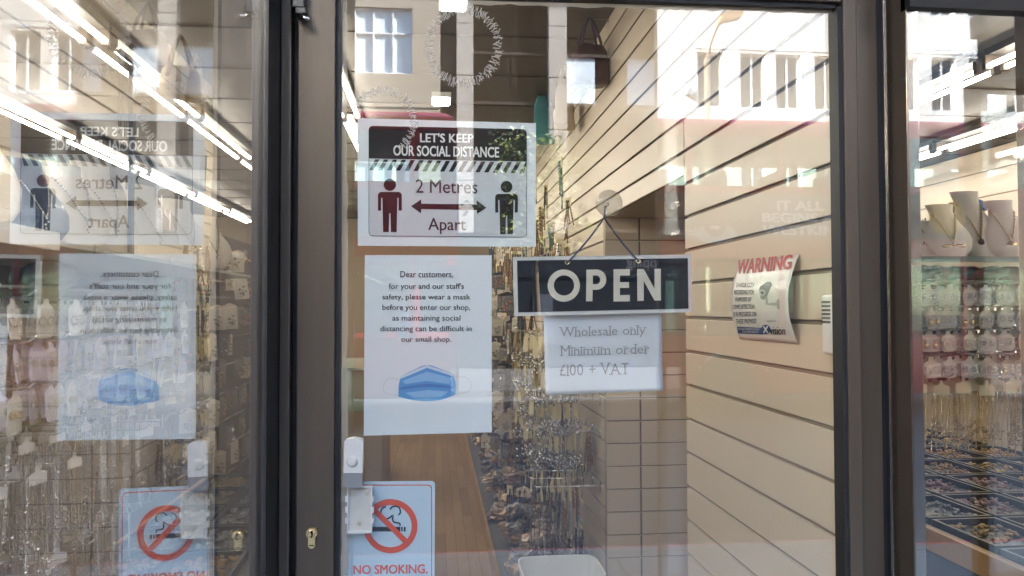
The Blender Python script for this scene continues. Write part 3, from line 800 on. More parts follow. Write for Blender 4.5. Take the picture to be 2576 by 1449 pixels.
slatwall("slat_wall", "cream slatted wall on the far right side of the right display room", x=4.33, a0=0.3, a1=9.3, z0=0.9, z1=CEIL - .01, zoff=0.02, pitch=0.2)

# --- CCTV warning card: bowed sheet tucked into two grooves
pC = at(1933, 755, x=XS - 0.004)
P = thing("warning_poster", "bowed white poster headed WARNING in red with a CCTV camera picture, on the slatted wall", "poster", (XS - 0.003, pC.y, pC.z), R(-90))
def cz(zx, zy): return 1712.2 + .3353 * zx, 485.6 + .3353 * zy
def cuv(zx, zy):
    v = 0.5; u = 0.5
    for _ in range(6):
        bow = -72 * 4 * v * (1 - v); u = (zx - (442 + bow)) / 443
        yt = 515 - 53 * u; yb = 1093 + 42 * u; v = (yb - zy) / (yb - yt)
    return u, v
cw = abs(at(*cz(444, 805), x=XS - .004).y - at(*cz(884, 805), x=XS - .004).y)
cor = {}
for nm, q in (("bl", (440, 1095)), ("br", (880, 1135)), ("tl", (445, 515)), ("tr", (888, 462))):
    a = at(*cz(*q), x=XS - .004); cor[nm] = Vector((-(a.y - pC.y), a.z - pC.z))
def cpt(u, v, off=0.0):
    q = cor["bl"].lerp(cor["br"], u).lerp(cor["tl"].lerp(cor["tr"], u), v)
    b = 0.0235 * 4 * v * (1 - v)
    return (q.x, -b - off, q.y)
mb = MB(); n_ = 20
mb.add([cpt(i / n_, j / n_) for j in range(n_ + 1) for i in range(n_ + 1)], [(j * (n_ + 1) + i, j * (n_ + 1) + i + 1, (j + 1) * (n_ + 1) + i + 1, (j + 1) * (n_ + 1) + i) for j in range(n_) for i in range(n_)])
sh = mb.build("sheet", pm("glossy_card", (0.74, 0.72, 0.69), 0.22), P, smooth=True)
sm = sh.modifiers.new("thickness", 'SOLIDIFY'); sm.thickness = 0.0004
def cfit(mb, body, x0, x1, y0, y1, sl=0.0, off=.0012, **k):
    def fn(u, v):
        px = x0 + (x1 - x0) * u; return cpt(*cuv(px, y1 + sl * (px - x0) + (y0 - y1) * v), off)
    return text_fit(mb, body, fn, **k)
def cpoly(mb, pts, off, mi=0, sub=1):
    if sub > 1:
        P4 = [Vector(p) for p in pts]; vs = []; fs = []
        for j in range(sub + 1):
            for i in range(sub + 1): q = P4[0].lerp(P4[1], i / sub).lerp(P4[3].lerp(P4[2], i / sub), j / sub); vs.append(cpt(*cuv(*q), off))
        fs = [(j * (sub + 1) + i, (j + 1) * (sub + 1) + i, (j + 1) * (sub + 1) + i + 1, j * (sub + 1) + i + 1) for j in range(sub) for i in range(sub)]
        return mb.add(vs, fs, mi)
    t = MB().flat([(x, -y) for x, y in pts], 0); mb.add([cpt(*cuv(v[0], -v[2]), off) for v in t.v], t.f, mi)
mb = MB(); cfit(mb, "WARNING", 428, 846, 500, 612, -.10, bold=.05, shear=.22); mb.build("lettering", pm("warning_red", (0.46, 0.035, 0.03), 0.4), P)
mb = MB()
for tx, x0, x1, y0, y1 in (("24 HOUR CCTV", 420, 573, 672, 706), ("RECORDING FOR", 404, 571, 726, 760), ("PURPOSES OF", 415, 553, 781, 813), ("CRIME DETECTION", 396, 579, 836, 869), ("IS IN PROGRESS ON", 397, 593, 891, 926), ("THESE PREMISES", 420, 592, 944, 979)):
    cfit(mb, tx, x0, x1, y0, y1, -.01, bold=.012, shear=.12)
cfit(mb, "Supplied by:", 672, 736, 950, 972, 0); cfit(mb, "vision", 692, 802, 1002, 1062, .03, bold=.02)
cpoly(mb, [(596, 660), (597.5, 660), (606, 1000), (604, 1000)], .0010)
mb.build("lettering", M_['ink'], P)
nv = pm("navy_print", (0.03, 0.06, 0.2), 0.4)
mb = MB(); cpoly(mb, [(428, 1000), (646, 1012), (646, 1062), (432, 1052)], .0010, sub=6); cpoly(mb, circ(662, 1024, 36, 24), .0010); mb.build("blue_panel", nv, P)
mb = MB(); cfit(mb, "FOR SALES OR SERVICE CONTACT", 442, 620, 1010, 1026, .03, off=.0018, bold=.01); cfit(mb, "YOUR SYSTEM OPERATOR", 470, 610, 1033, 1049, .03, off=.0018, bold=.01)
cpoly(mb, [(644, 1000), (652, 998), (684, 1048), (676, 1052)], .0018); cpoly(mb, [(676, 996), (684, 1000), (652, 1052), (643, 1048)], .0018)
mb.build("lettering", pm("pale_print", (0.72, 0.73, 0.76), 0.4), P)
mb = MB()
cpoly(mb, [(612, 725), (618, 700), (668, 664), (698, 664), (704, 690), (672, 772), (650, 800), (624, 790)], .0010, 0); cpoly(mb, circ(636, 745, 24, 18), .0014, 1); cpoly(mb, circ(638, 746, 13, 14), .0018, 2)
cpoly(mb, [(660, 782), (676, 780), (678, 826), (738, 820), (742, 800), (758, 790), (762, 872), (744, 866), (740, 846), (662, 838)], .0010, 1)
mb.build("camera_picture", [pm("print_dark_grey", (0.10, 0.10, 0.11), .4), pm("print_mid_grey", (0.32, 0.33, 0.34), .4), M_['ink']], P)
# --- wall box with a small red-marked plate
a = at(2066, 742, x=XS - .014); b = at(2066, 888, x=XS - .014)
t = thing("chime_box", "small white grilled wall box on the slatted wall beside the door frame", "wall box", (XS - .0005, a.y - 0.03, a.z))
hh = a.z - b.z
MB().box(-0.0135, 0, -0.03, 0.03, -hh, 0).build("case", M_['white'], t, bevel=0.004)
mb = MB()
for i in range(9):
    for j in range(6): mb.box(-0.0143, -0.0136, 0.026 - i * .0036, 0.0275 - i * .0036, -0.016 - j * .0075, -0.0115 - j * .0075)
mb.build("grille", M_['ink_soft'], t)
MB().box(-0.0147, -0.0136, -0.027, -0.012, -0.062, -0.012).build("plate", M_['red'], t)
mb = MB(); text_fit(mb, "G", lambda u, v: (-0.0151, -0.0135 - .010 * u, -0.046 + .02 * v), bold=.02); mb.build("lettering", pm("white_ink", (.8, .8, .8), .5), t)

# --- ceiling lights
tube_m = pm("fluorescent_tube", (1.0, 0.92, 0.81), 0.4, emit=TUBE)
lt = thing("tube_light", "twin fluorescent batten", "ceiling light")
MB().box(-0.05, 0.05, 0.0, 1.24, 0.052, 0.085).build("batten", pm("batten_metal", (0.05, 0.045, 0.04), 0.5), lt)
for xx in (-0.045, 0.045):
    MB().tube([(xx, 0.03, 0.0), (xx, 1.21, 0.0)], 0.0115, 10).build("tube", tube_m, lt, smooth=True)
for yy in (0.004, 1.212):
    MB().prism([(-.063, -.018), (-.027, -.018), (-.027, .03), (.027, .03), (.027, -.018), (.063, -.018), (.063, .05), (-.063, .05)], yy, yy + .024).build("lamp_holder", M_['brown_dark'], lt)
LT = Proto(lt); TZ = 2.68
rows = [("leftmost row", -2.42, -1.0, 8), ("second row from the left", -1.43, -1.67, 8), ("row over the aisle beside the door", -0.50, 2.07, 5), ("row left of the far right row", 2.63, -1.70, 8), ("far right row", 3.64, -1.15, 8)]
for nm, xx, y0, cnt in rows:
    for i in range(cnt):
        LT.put((xx, y0 + 1.27 * i, TZ), label="lit twin tube light in the %s" % nm, group="tube lights, " + nm)
for xx, yy in ((-0.36, -1.02), (-0.50, -1.02), (-0.56, -2.15)):  # unseen low tubes added to brighten the cards in the left window
    LT.put((xx, yy, 2.24), label="unseen twin tube light added low to brighten the left window display", group="added tube lights brightening the left window display")
for px, py, lab in ((1140, 6, "bright square ceiling spot at the top of the door glass"), (1110, 255, "small bright ceiling spot above the distance poster")):
    q = at(px, py, z=2.74)
    t = thing("ceiling_spot", lab, "ceiling light", q)
    MB().box(-.055, .055, -.09, .09, 0, 0.03).build("housing", M_['white'], t); MB().box(-.045, .045, -.08, .08, -0.004, -0.0005).build("diffuser", pm("spot_diffuser", (1.0, 0.93, 0.84), 0.4, emit=3.5), t)

# --- chrome hooks and merchandise prototypes
hk = MB(); hk.tube([(0, 0, 0), (.29, 0, 0.002), (.305, 0, .006), (.318, 0, .017)], 0.0021, 6); hk.box(-.004, 0.002, -.011, .011, -.03, .012)
hookP = Proto(tag(hk.build("display_hook", M_['chrome'], smooth=False), "chrome display hook", "hook"))
def rcard(w, h, top=0.012):
    hw = w / 2
    return [(-.006, 0.004), (.006, 0.004), (.008, -top * .5), (hw * .8, -top), (hw, -top - .008), (hw, -h + .012), (hw * .8, -h), (-hw * .8, -h), (-hw, -h + .012), (-hw, -top - .008), (-hw * .8, -top), (-.008, -top * .5)]
def card(name, label, m, jewel, jm, w=.048, h=.08):
    t = thing(name, label, "earring card")
    MB().prism(rcard(w, h), -0.0006, 0.0006).build("card", m, t)
    for sx in (-1, 1):
        mb = MB(); x = sx * w * .24; z = -h * .45
        if jewel == 'hoop': mb.torus((x, -.004, z - .008), .0095, .0018, 14, 5)
        elif jewel == 'drop': mb.ball((x, -.004, z), .004); mb.ball((x, -.004, z - .013), .007, sz=1.5); mb.tube([(x, -.003, z), (x, -.003, z - .01)], .0008, 4)
        elif jewel == 'star':
            for k in range(6): mb.ball((x + .006 * math.cos(k * 1.047), -.004, z - .006 + .006 * math.sin(k * 1.047)), .0034, 6, 4)
        mb.build("earring", jm, t, smooth=True)
    mb = MB(); mb.box(-w * .42, w * .42, -.006, -.0055, -h * .92, -.018); mb.build("polythene_sleeve", M_['bag'], t)
    return Proto(t)
lilac = card("earring_card", "lilac card", M_['lilac_card'], 'star', M_['silver'])
whitec = card("earring_card", "white card", M_['white_card'], 'hoop', M_['silver'])
whiteg = card("earring_card", "white card", M_['white_card'], 'star', M_['gold'], .044, .086)
creamc = card("earring_card", "cream card", M_['beige_card'], 'hoop', M_['gold'], .052, .055)
creams = card("earring_card", "cream card", pm("ivory_card", (0.70, 0.64, 0.54), 0.45), 'star', M_['silver'], .050, .056)
pinkc = card("earring_card", "pink card", M_['pink_card'], 'drop', M_['gold'], .050, .056)
def chain_strand(mb, x0, x1, z0, L, r, n, rs, y=0.0, bead=True):
    pts = []; rad = []
    for k in range(n + 1):
        t = k / n; pts.append((x0 + (x1 - x0) * t + rs.uniform(-.0006, .0006), y + rs.uniform(-.0006, .0006), z0 - L * t)); rad.append(r * (1.5 if (k % 2 and bead) else .75))
    mb.tube(pts, r, 5, radii=rad)
def hanger(name, label, tagm, chm, strands, L, seed, tw=.05, thh=.035):
    rs = random.Random(seed); t = thing(name, label, "necklace")
    MB().prism([(-.004, .004), (.004, .004), (.006, -.008), (tw / 2, -.014), (tw / 2, -thh), (-tw / 2, -thh), (-tw / 2, -.014), (-.006, -.008)], -.0007, .0007).build("tag", tagm, t)
    mb = MB()
    for i in range(strands):
        x = (i / (strands - 1) - .5) * tw * .8; chain_strand(mb, x, x * .8 + rs.uniform(-.004, .004), -thh + .004, L * rs.uniform(.8, 1.05), .0013, 34, rs)
    mb.build("chain", chm, t)
    mb = MB(); rs2 = random.Random(seed + 1)
    for i in range(10): mb.ball((rs2.uniform(-tw, tw) * .4, rs2.uniform(-.004, .004), -thh - L * rs2.uniform(.55, 1.0)), rs2.uniform(.003, .006), 6, 4)
    mb.build("pendant", M_['silver'] if chm is not M_['gold'] else M_['gold'], t, smooth=True)
    return Proto(t)
necks = hanger("hanging_necklace", "white tag with silver chains", M_['white_card'], M_['silver'], 4, .20, 3)
neckg = hanger("hanging_necklace", "cream tag with gold chains", M_['beige_card'], M_['gold'], 3, .24, 5)
neckc = hanger("hanging_necklace", "cream tag with gold chains", M_['cream_card'], M_['gold'], 3, .16, 8, .045, .04)

# --- left window: pegboard with hooks facing the entrance
XT = -0.80
t = thing("light_stop_board", "unseen dark board added behind the right entrance glass to stop light passing through", "board", (1.10, 0, 0))  # unseen board added to keep stray light out of the return glass
MB().box(0, .02, -2.1, -.32, .05, 2.75).build("board", pm("backing_dark", (.05, .043, .036), .6, var=.2), t)
t = thing("hook_board", "dark panel in the left window holding rows of chrome hooks", "hook board", (-1.135, 0, 0))
MB().box(-.02, 0, -0.55, 1.75, 0.35, 1.60).build("board", pm("panel_brown", (0.10, 0.075, 0.055), 0.6, var=0.2), t)
mb = MB()
for z in (1.56, 1.465, 1.37, 1.27, 1.20, 0.985): mb.box(0.0005, .006, -.54, 1.74, z - .012, z + .006)
mb.build("rail", M_['chrome'], t)
rs = random.Random(21)
left_rows = [(1.572, "top", (whitec,), 8, .37), (1.478, "second", (lilac, lilac, whitec), 8, .37), (1.385, "third", (whiteg, lilac), 8, .37)]
for z, nm, kinds, per, y00 in left_rows:
    for j in range(9):
        y = y00 + j * .13 + rs.uniform(-.01, .01)
        hookP.put((-1.125, y, z), label="chrome hook of the %s earring row in the left window" % nm, group="hooks of the %s earring row" % nm)
        for i in range(per):
            if rs.random() < .08: continue
            x = -1.07 + i * (.255 / per) + rs.uniform(-.006, .006)
            kinds[rs.randrange(len(kinds))].put((x, y + rs.uniform(-.003, .003), z - .004), (rs.uniform(-.12, .12), rs.uniform(-.05, .05), R(90) + rs.uniform(-.35, .35)),
                label="small earring card hanging on the %s row of hooks in the left window" % nm, group="earring cards, %s row of the left window" % nm, scale=rs.uniform(.92, 1.05))
for z, nm, kinds, per, y00, st in ((1.272, "upper", (neckg, necks), 6, .50, .15), (1.205, "middle", (necks,), 9, .36, .16), (0.985, "lower", (necks, necks, neckg), 7, .45, .10)):
    for j in range(7):
        y = y00 + j * st
        hookP.put((-1.125, y, z), label="chrome hook of the %s necklace row in the left window" % nm, group="hooks of the %s necklace row" % nm)
        if nm == "lower" and j in (1, 3): continue
        for i in range(per):
            x = -1.09 + i * (.24 / per) + rs.uniform(-.008, .008)
            kinds[rs.randrange(len(kinds))].put((x, y + rs.uniform(-.003, .003), z - .004), (rs.uniform(-.06, .06), 0, R(90) + rs.uniform(-.4, .4)),
                label="tag of chains hanging on the %s necklace row in the left window" % nm, group="necklaces, %s row of the left window" % nm, scale=rs.uniform(.9, 1.08))
# shelf with busts above the hooks
t = thing("glass_shelf", "white edged shelf carrying the necklace busts in the left window", "shelf", (-1.0, 0, 1.685))
MB().box(-.32, .20, -.55, 2.3, 0, .010).build("shelf_board", pm("frosted_glass", (0.50, 0.55, 0.54), 0.15), t)
MB().box(.2003, .212, -.5, .42, -.012, .026).build("edge_strip", M_['white'], t)
MB().box(-.36, -.325, -.5, 2.3, -.1, .02).build("back_rail", M_['brown_dark'], t)
def bust(label, m, chm, pend, h=.30, wd=1.0, lean=22, group=None):
    t = thing("necklace_bust", label, "necklace bust", group=group)
    prof = [(0, .028, .016), (.05, .05, .020), (.18, .078, .026), (.35, .088, .030), (.5, .080, .030), (.62, .062, .028), (.74, .047, .026), (.86, .044, .026), (.95, .050, .026), (1.0, .054, .024)]
    def c(tz): return h * tz, h * tz * math.tan(R(lean))
    rings = []
    for tz, a, b in prof:
        z, yy = c(tz); rings.append([(a * wd * math.cos(2 * math.pi * k / 18), yy + b * math.sin(2 * math.pi * k / 18), z) for k in range(18)])
    f = MB().loft(rings).build("form", m, t, smooth=True)
    MB().box(-.03, .03, h * .25, h * .30, 0, h * .62).build("easel", m, t)
    def front(x, tz):
        z, yy = c(tz); a = b = .03
        for i in range(len(prof) - 1):
            if prof[i][0] <= tz <= prof[i + 1][0]:
                f_ = (tz - prof[i][0]) / (prof[i + 1][0] - prof[i][0]); a = prof[i][1] + f_ * (prof[i + 1][1] - prof[i][1]); b = prof[i][2] + f_ * (prof[i + 1][2] - prof[i][2])
        a *= wd; q = min(.98, abs(x) / a); return (x, yy - b * math.sqrt(1 - q * q) - .003, z)
    mb = MB(); n = 40; lowz = .30 if pend else .40
    for k in range(n + 1):
        s_ = k / n * 2 - 1; x = .043 * wd * s_ * (1 - .15 * (1 - s_ * s_)); tz = lowz + (.80 - lowz) * abs(s_) ** 1.25
        p = front(x, tz); mb.ball(p, .0034 if k % 2 else .0024, 6, 4)
    mb.build("chain", chm, t, smooth=True)
    p = front(0, lowz - .02); mb = MB()
    if pend == 'dragonfly':
        mb.tube([p, (p[0], p[1], p[2] - .045)], .0026, 6)
        for sx in (-1, 1):
            mb.ball((p[0] + sx * .017, p[1], p[2] - .010), .006, sx=2.8, sy=.3); mb.ball((p[0] + sx * .016, p[1], p[2] - .019), .005, sx=2.8, sy=.3)
    elif pend == 'stone': mb.ball((p[0], p[1], p[2] - .010), .010, 10, 8, sz=1.35, sy=.5)
    elif pend == 'disc': mb.lathe([(.0005, 0), (.017, 0), (.017, .003), (.0005, .0035)], 20, (p[0], p[1] + .002, p[2] - .016), 'y')
    elif pend == 'fringe':
        for k in range(13):
            s_ = k / 6 - 1; q = front(.034 * s_, .42 + .08 * s_ * s_); mb.tube([q, (q[0] * 1.1, q[1] - .002, q[2] - .034)], .0026, 5)
    else:
        for k in range(5): mb.ball((p[0] + .004 * math.sin(k * 2), p[1], p[2] - .007 * k), .004, 6, 4)
    mb.build("pendant", M_['black'] if pend == 'stone' else chm, t, smooth=True)
    return t
SHZ = 1.696
for (x, y, rz, lab, m, chm, pend, h, wd) in (
    (-.87, .28, 48, "large pink-white bust with a gold fringe necklace, nearest on the left window shelf", M_['velvet_cream'], M_['gold'], 'fringe', .28, 1.0),
    (-.86, .50, 62, "navy velvet bust behind the nearest pale bust on the left window shelf", M_['velvet_navy'], M_['silver'], 'beads', .19, .9),
    (-.84, .66, 66, "pale grey bust with a silver drop necklace on the left window shelf", M_['velvet_cream'], M_['silver'], 'beads', .21, 1.05),
    (-.85, .86, 62, "tall cream bust with double chain in the middle of the left window shelf", M_['velvet_cream'], M_['silver'], 'beads', .25, 1.1),
    (-.82, 1.10, 60, "cream bust with a slanting gold chain on the left window shelf", M_['velvet_cream'], M_['gold'], 'beads', .23, 1.1),
    (-.80, 1.34, 55, "last pale bust with a crystal pendant on the left window shelf", M_['velvet_cream'], M_['silver'], 'disc', .22, 1.1),
    (-.80, 1.62, 50, "small pale bust at the far end of the left window shelf", M_['velvet_cream'], M_['gold'], 'beads', .2, 1.0)):
    b_ = bust(lab, m, chm, pend, h, wd); b_.location = (x, y, SHZ); b_.rotation_euler = (0, 0, R(rz))
# second board below with bags and scarves
t = thing("glass_shelf", "lower glass shelf with black bags lying on it in the left window", "shelf", (-1.0, 0, 1.592))
MB().box(-.10, .17, -.5, 2.0, 0, .006).build("shelf_board", M_['bag'], t)
def lump(name, label, cat, loc, sx, sy, sz, m, seed, rz=0, group=None, amp=.22, nu=18, nv=10, smooth=True):
    mb = MB(); off = Vector((seed * 3.1, seed * 1.7, 0)); rings = []
    for j in range(1, nv):
        th = math.pi * j / nv; ring = []
        for k in range(nu):
            ph = 2 * math.pi * k / nu; d = Vector((math.sin(th) * math.cos(ph), math.sin(th) * math.sin(ph), -math.cos(th)))
            r_ = 1 + amp * mnoise.noise(d * 2.1 + off) + amp * .5 * mnoise.noise(d * 5 + off)
            ring.append((d.x * sx * r_, d.y * sy * r_, max(0.0, (d.z * r_ + .92) * sz)))
        rings.append(ring)
    mb.loft(rings); o = mb.build(name, m, smooth=smooth); o.location = loc; o.rotation_euler = (0, 0, rz)
    return tag(o, label, cat, group)
cloth_b = pm("black_cloth", (0.018, 0.02, 0.024), 0.75, var=0.2)
lump("pouch", "black soft pouch with a pale stripe lying under the bust shelf in the left window", "pouch", (-.87, .56, 1.598), .05, .085, .030, cloth_b, 3)
lump("pouch", "smaller black pouch nearest the street on the lower left shelf", "pouch", (-.93, .34, 1.598), .045, .06, .026, cloth_b, 6)
lump("pouch", "flat navy pouch at the far end of the lower left shelf", "pouch", (-.86, .95, 1.598), .05, .10, .016, pm("navy_cloth", (.03, .045, .09), .8), 9)
# black comb stand hanging with chains in front of the lights
t = thing("chain_stand", "dark blue post with a comb of fine black chains in the left window", "necklace stand", (-.80, .83, SHZ))
MB().box(-.006, .006, -.006, .006, .0, .50).build("post", pm("blue_steel", (.03, .04, .07), .4), t)
MB().box(-.006, .006, -.09, .05, .505, .515).build("arm", pm("blue_steel", (.03, .04, .07), .4), t)
mb = MB()
for k in range(10): mb.tube([(0, -.085 + k * .012, .504), (0, -.085 + k * .012, .30 + .02 * (k % 3))], .0015, 4)
mb.build("chain", M_['black'], t)
# handbag hanging high in the left window
def handbag(name, label, loc, w, d, h, m, strap, rz=0, hl=.16):
    t = thing(name, label, "handbag", loc, R(rz))
    rings = []
    for tz, f in ((0, .96), (.04, 1.0), (.4, .98), (.8, .86), (.98, .76), (1.0, .70)):
        z = -hl - h + h * tz; rings.append([(w / 2 * f * max(-1, min(1, 1.35 * math.cos(2 * math.pi * k / 20))), d / 2 * (f if tz < .9 else .5) * max(-1, min(1, 1.35 * math.sin(2 * math.pi * k / 20))) + .004 * math.sin(k * 2.1 + tz * 6), z) for k in range(20)])
    MB().loft(rings).build("body", m, t, smooth=True)
    for sy in (-1, 1):
        pts = [(-w * .30, sy * d * .25, -hl - h * .12), (-w * .26, sy * d * .22, -hl * .8), (-w * .1, sy * d * .08, -hl * .16), (0, 0, 0.004), (w * .1, sy * d * .08, -hl * .16), (w * .26, sy * d * .22, -hl * .8), (w * .30, sy * d * .25, -hl - h * .12)]
        MB().tube(spline3(pts), .0065, 6).build("handle", strap, t, smooth=True)
    return t
def spline3(pts, n=6):
    pts = [Vector(p) for p in pts]; out = []
    for i in range(len(pts) - 1):
        p0 = pts[max(i - 1, 0)]; p1 = pts[i]; p2 = pts[i + 1]; p3 = pts[min(i + 2, len(pts) - 1)]
        for k in range(n):
            t = k / n; out.append(0.5 * ((2 * p1) + (p2 - p0) * t + (2 * p0 - 5 * p1 + 4 * p2 - p3) * t * t + (3 * p1 - p0 - 3 * p2 + p3) * t ** 3))
    return out + [pts[-1]]
q = at(1482, 48, x=.66)
handbag("handbag", "dark red and black handbag hanging by two long handles high on the slatted band", q, .155, .10, .17, pm("dark_red_leather", (0.055, 0.018, 0.022), 0.5, var=.4, vscale=9), pm("purple_strap", (.06, .035, .07), .6), 12, .115)
q = at(1368, 205, x=.64)
handbag("handbag", "turquoise bag hanging beyond the dark red handbag on the slatted band", q, .17, .10, .26, pm("turquoise_cloth", (.05, .22, .25), .7, var=.2), pm("turquoise_strap", (.04, .16, .2), .7), 70, .10)
q = at(1420, 165, x=.66)
handbag("handbag", "cream canvas bag between the dark red and the turquoise handbags", q, .16, .09, .22, pm("cream_canvas", (.5, .42, .32), .8, var=.1), M_['beige_card'], 75, .10)
q = at(455, 95, x=-1.0)
handbag("handbag", "tan bag with long handles hanging under the ceiling in the left window", q, .15, .08, .12, pm("tan_leather", (.22, .15, .075), .6, var=.2), pm("tan_strap", (.2, .14, .08), .6), 40, .12)
mb = MB()
for (px, py, x0) in ((1482, 48, .66), (1368, 205, .64), (1420, 165, .66)):
    q = at(px, py, x=x0); o = hookP.put((XS - .002, q.y, q.z), (0, 0, R(180)), label="chrome hook on the slatted band holding the %s" % ("dark red handbag" if px == 1482 else "turquoise bag" if px == 1368 else "cream canvas bag"), group=None, scale=.4)
    if "group" in o: del o["group"]

# --- aisle wall of hooks, right side of the aisle
tagb = thing("beaded_earring", "cream tag with silver bead drops", "earring card")
MB().prism([(-.004, .004), (.004, .004), (.006, -.008), (.011, -.016), (.013, -.058), (.006, -.066), (-.006, -.066), (-.013, -.058), (-.011, -.016), (-.006, -.008)], -.0006, .0006).build("tag", M_['cream_card'], tagb)
mb = MB(); rsb = random.Random(2)
for sx in (-1, 1):
    mb.tube([(sx * .005, -.001, -.058), (sx * .006, -.001, -.084)], .0009, 4)
    for k in range(4): mb.ball((sx * .0075 + rsb.uniform(-.003, .003), rsb.uniform(-.006, .006), -.086 - .010 * k), .0062, 7, 5)
mb.build("bead_drop", M_['silver'], tagb, smooth=True)
tagB = Proto(tagb)
longc = thing("long_earring", "cream tag with long fine chains", "earring card")
MB().prism([(-.004, .004), (.004, .004), (.006, -.01), (.010, -.016), (.011, -.05), (.004, -.058), (-.004, -.058), (-.011, -.05), (-.010, -.016), (-.006, -.01)], -.0006, .0006).build("tag", M_['cream_card'], longc)
mb = MB(); rsb = random.Random(4)
for sx in (-1, 0, 1): chain_strand(mb, sx * .006, sx * .007, -.05, .27, .0010, 20, rsb)
mb.build("chain", M_['silver'], longc)
mb = MB()
for k in range(6): mb.ball((rsb.uniform(-.009, .009), rsb.uniform(-.004, .004), -.31 - rsb.uniform(0, .04)), .005, 6, 4)
mb.build("bead_drop", M_['silver'], longc, smooth=True)
longC = Proto(longc)
aisle = [(1.42, "top", tagB, 8), (1.275, "second", tagB, 8), (1.13, "third", tagB, 9), (0.985, "fourth", tagB, 10), (0.735, "lowest", longC, 9)]
rs = random.Random(33)
for z, nm, kind, per in aisle:
    for j in range(5 if kind is tagB else 3):
        y = 2.20 + j * (.17 if j < 3 else .21)
        hookP.put((0.754, y, z), (0, 0, R(180)), label="chrome hook of the %s row on the aisle wall behind the door" % nm, group="hooks, %s row of the aisle wall" % nm)
        for i in range(per):
            if rs.random() < .12: continue
            x = 0.455 + i * (.23 / per) + rs.uniform(-.006, .006)
            kind.put((x, y + rs.uniform(-.003, .003), z - .003), (rs.uniform(-.08, .08), rs.uniform(-.08, .08), R(-90) + rs.uniform(-.75, .75)),
                     label="cream tagged earring on the %s row of the aisle wall" % nm, group="tagged earrings, %s row of the aisle wall" % nm, scale=rs.uniform(1.25, 1.45) if kind is tagB else rs.uniform(1.05, 1.15))
t = thing("torch_lamp", "clear domed silver push light hanging among the cream tags", "lamp", at(1415, 1055, y=2.45))
MB().lathe([(.0005, .03), (.02, .026), (.036, .012), (.042, 0), (.0005, -.002)], 20, (0, 0, 0), 'y').build("dome", clear_bag("clear_dome", (.7, .72, .75), .5, .05), t, smooth=True)
MB().lathe([(.0005, 0), (.046, 0), (.048, -.012), (.0005, -.014)], 20, (0, 0, 0), 'y').build("rim", M_['silver'], t, smooth=True)
MB().tube([(0, .003, .03), (.01, .003, .09), (.012, .003, .17)], .0022, 5).build("cord", M_['black'], t)

# packs of jewellery further down the aisle and on the standing rack
def pack(seed, cols, bw=.07, bh=.11):
    rs = random.Random(seed); mb = MB()
    mb.prism([(-.006, .0), (.006, .0), (bw / 2, -.012), (bw / 2, -bh), (-bw / 2, -bh), (-bw / 2, -.012)], -.0006, .0006, 0)
    nx, nz = 5, 7; vs = []
    for j in range(nz + 1):
        for i in range(nx + 1):
            e = 1 if 0 < i < nx and 0 < j < nz else 0
            vs.append(((i / nx - .5) * bw * .95, -.002 - e * rs.uniform(.001, .011), -.02 - (bh - .02) * j / nz))
    mb.add(vs, [(j * (nx + 1) + i, (j + 1) * (nx + 1) + i, (j + 1) * (nx + 1) + i + 1, j * (nx + 1) + i + 1) for j in range(nz) for i in range(nx)], 1)
    for k in range(7): mb.ball((rs.uniform(-.3, .3) * bw, -.010, -.03 - rs.uniform(0, .85) * (bh - .03)), rs.uniform(.004, .008), 6, 4, 2)
    return mb.build("jewellery_pack", [cols[0], M_['bag'], cols[1]])
packs = [Proto(tag(pack(k, c), "pack", "jewellery pack")) for k, c in enumerate(((M_['brown_dark'], M_['gold']), (M_['beige_card'], M_['silver']), (M_['white_card'], M_['gold']), (M_['black'], M_['silver']), (M_['beige_card'], M_['gold']), (M_['ink_soft'], pm("coral_bead", (.5, .08, .04), .3))))]
bluep = Proto(tag(pack(40, (pm("blue_card", (.03, .09, .36), .5), M_['silver'])), "blue pack", "jewellery pack"))
redp = Proto(tag(pack(41, (pm("red_card", (.42, .06, .03), .5), M_['silver'])), "red pack", "jewellery pack"))
rs = random.Random(12)
for z in (1.78, 1.63, 1.48, 1.33, 1.18, 1.03, .88, .73, .58):          # aisle wall, beyond the nearest hooks
    for j in range(9):
        y = 3.50 + j * .22 + rs.uniform(-.06, .06)
        k = packs[rs.randrange(6)] if rs.random() > .06 else (bluep if rs.random() < .5 else redp)
        for i in range(2):
            k.put((0.40 + .13 * i + rs.uniform(-.03, .05), y + .02 * i, z + rs.uniform(-.02, .02)), (rs.uniform(-.1, .1), rs.uniform(-.1, .1), R(-15) + rs.uniform(-.6, .5)),
                  label="small wrapped jewellery pack hanging far down the aisle wall", group="jewellery packs far down the aisle wall", scale=rs.uniform(.85, 1.2))
def bunch(seed, m):
    rs = random.Random(seed); t = thing("bead_bunch", "bunch", "bead strands")
    mb = MB()
    for k in range(7): chain_strand(mb, rs.uniform(-.012, .012), rs.uniform(-.028, .028), 0, rs.uniform(.10, .20), rs.uniform(.0018, .0032), 18, rs, y=rs.uniform(-.012, .012))
    mb.build("strands", m, t); MB().box(-.014, .014, -.002, .002, -.03, .012).build("tag", M_['cream_card'], t)
    return Proto(t)
bun = [bunch(k, m) for k, m in enumerate((pm("dark_beads", (.05, .04, .035), .25), pm("bronze_beads", (.28, .18, .09), .25, .6), M_['silver'], pm("teal_beads", (.06, .14, .15), .3), pm("amber_strand", (.34, .2, .08), .25), pm("navy_beads", (.03, .04, .12), .25)))]
rs = random.Random(77)
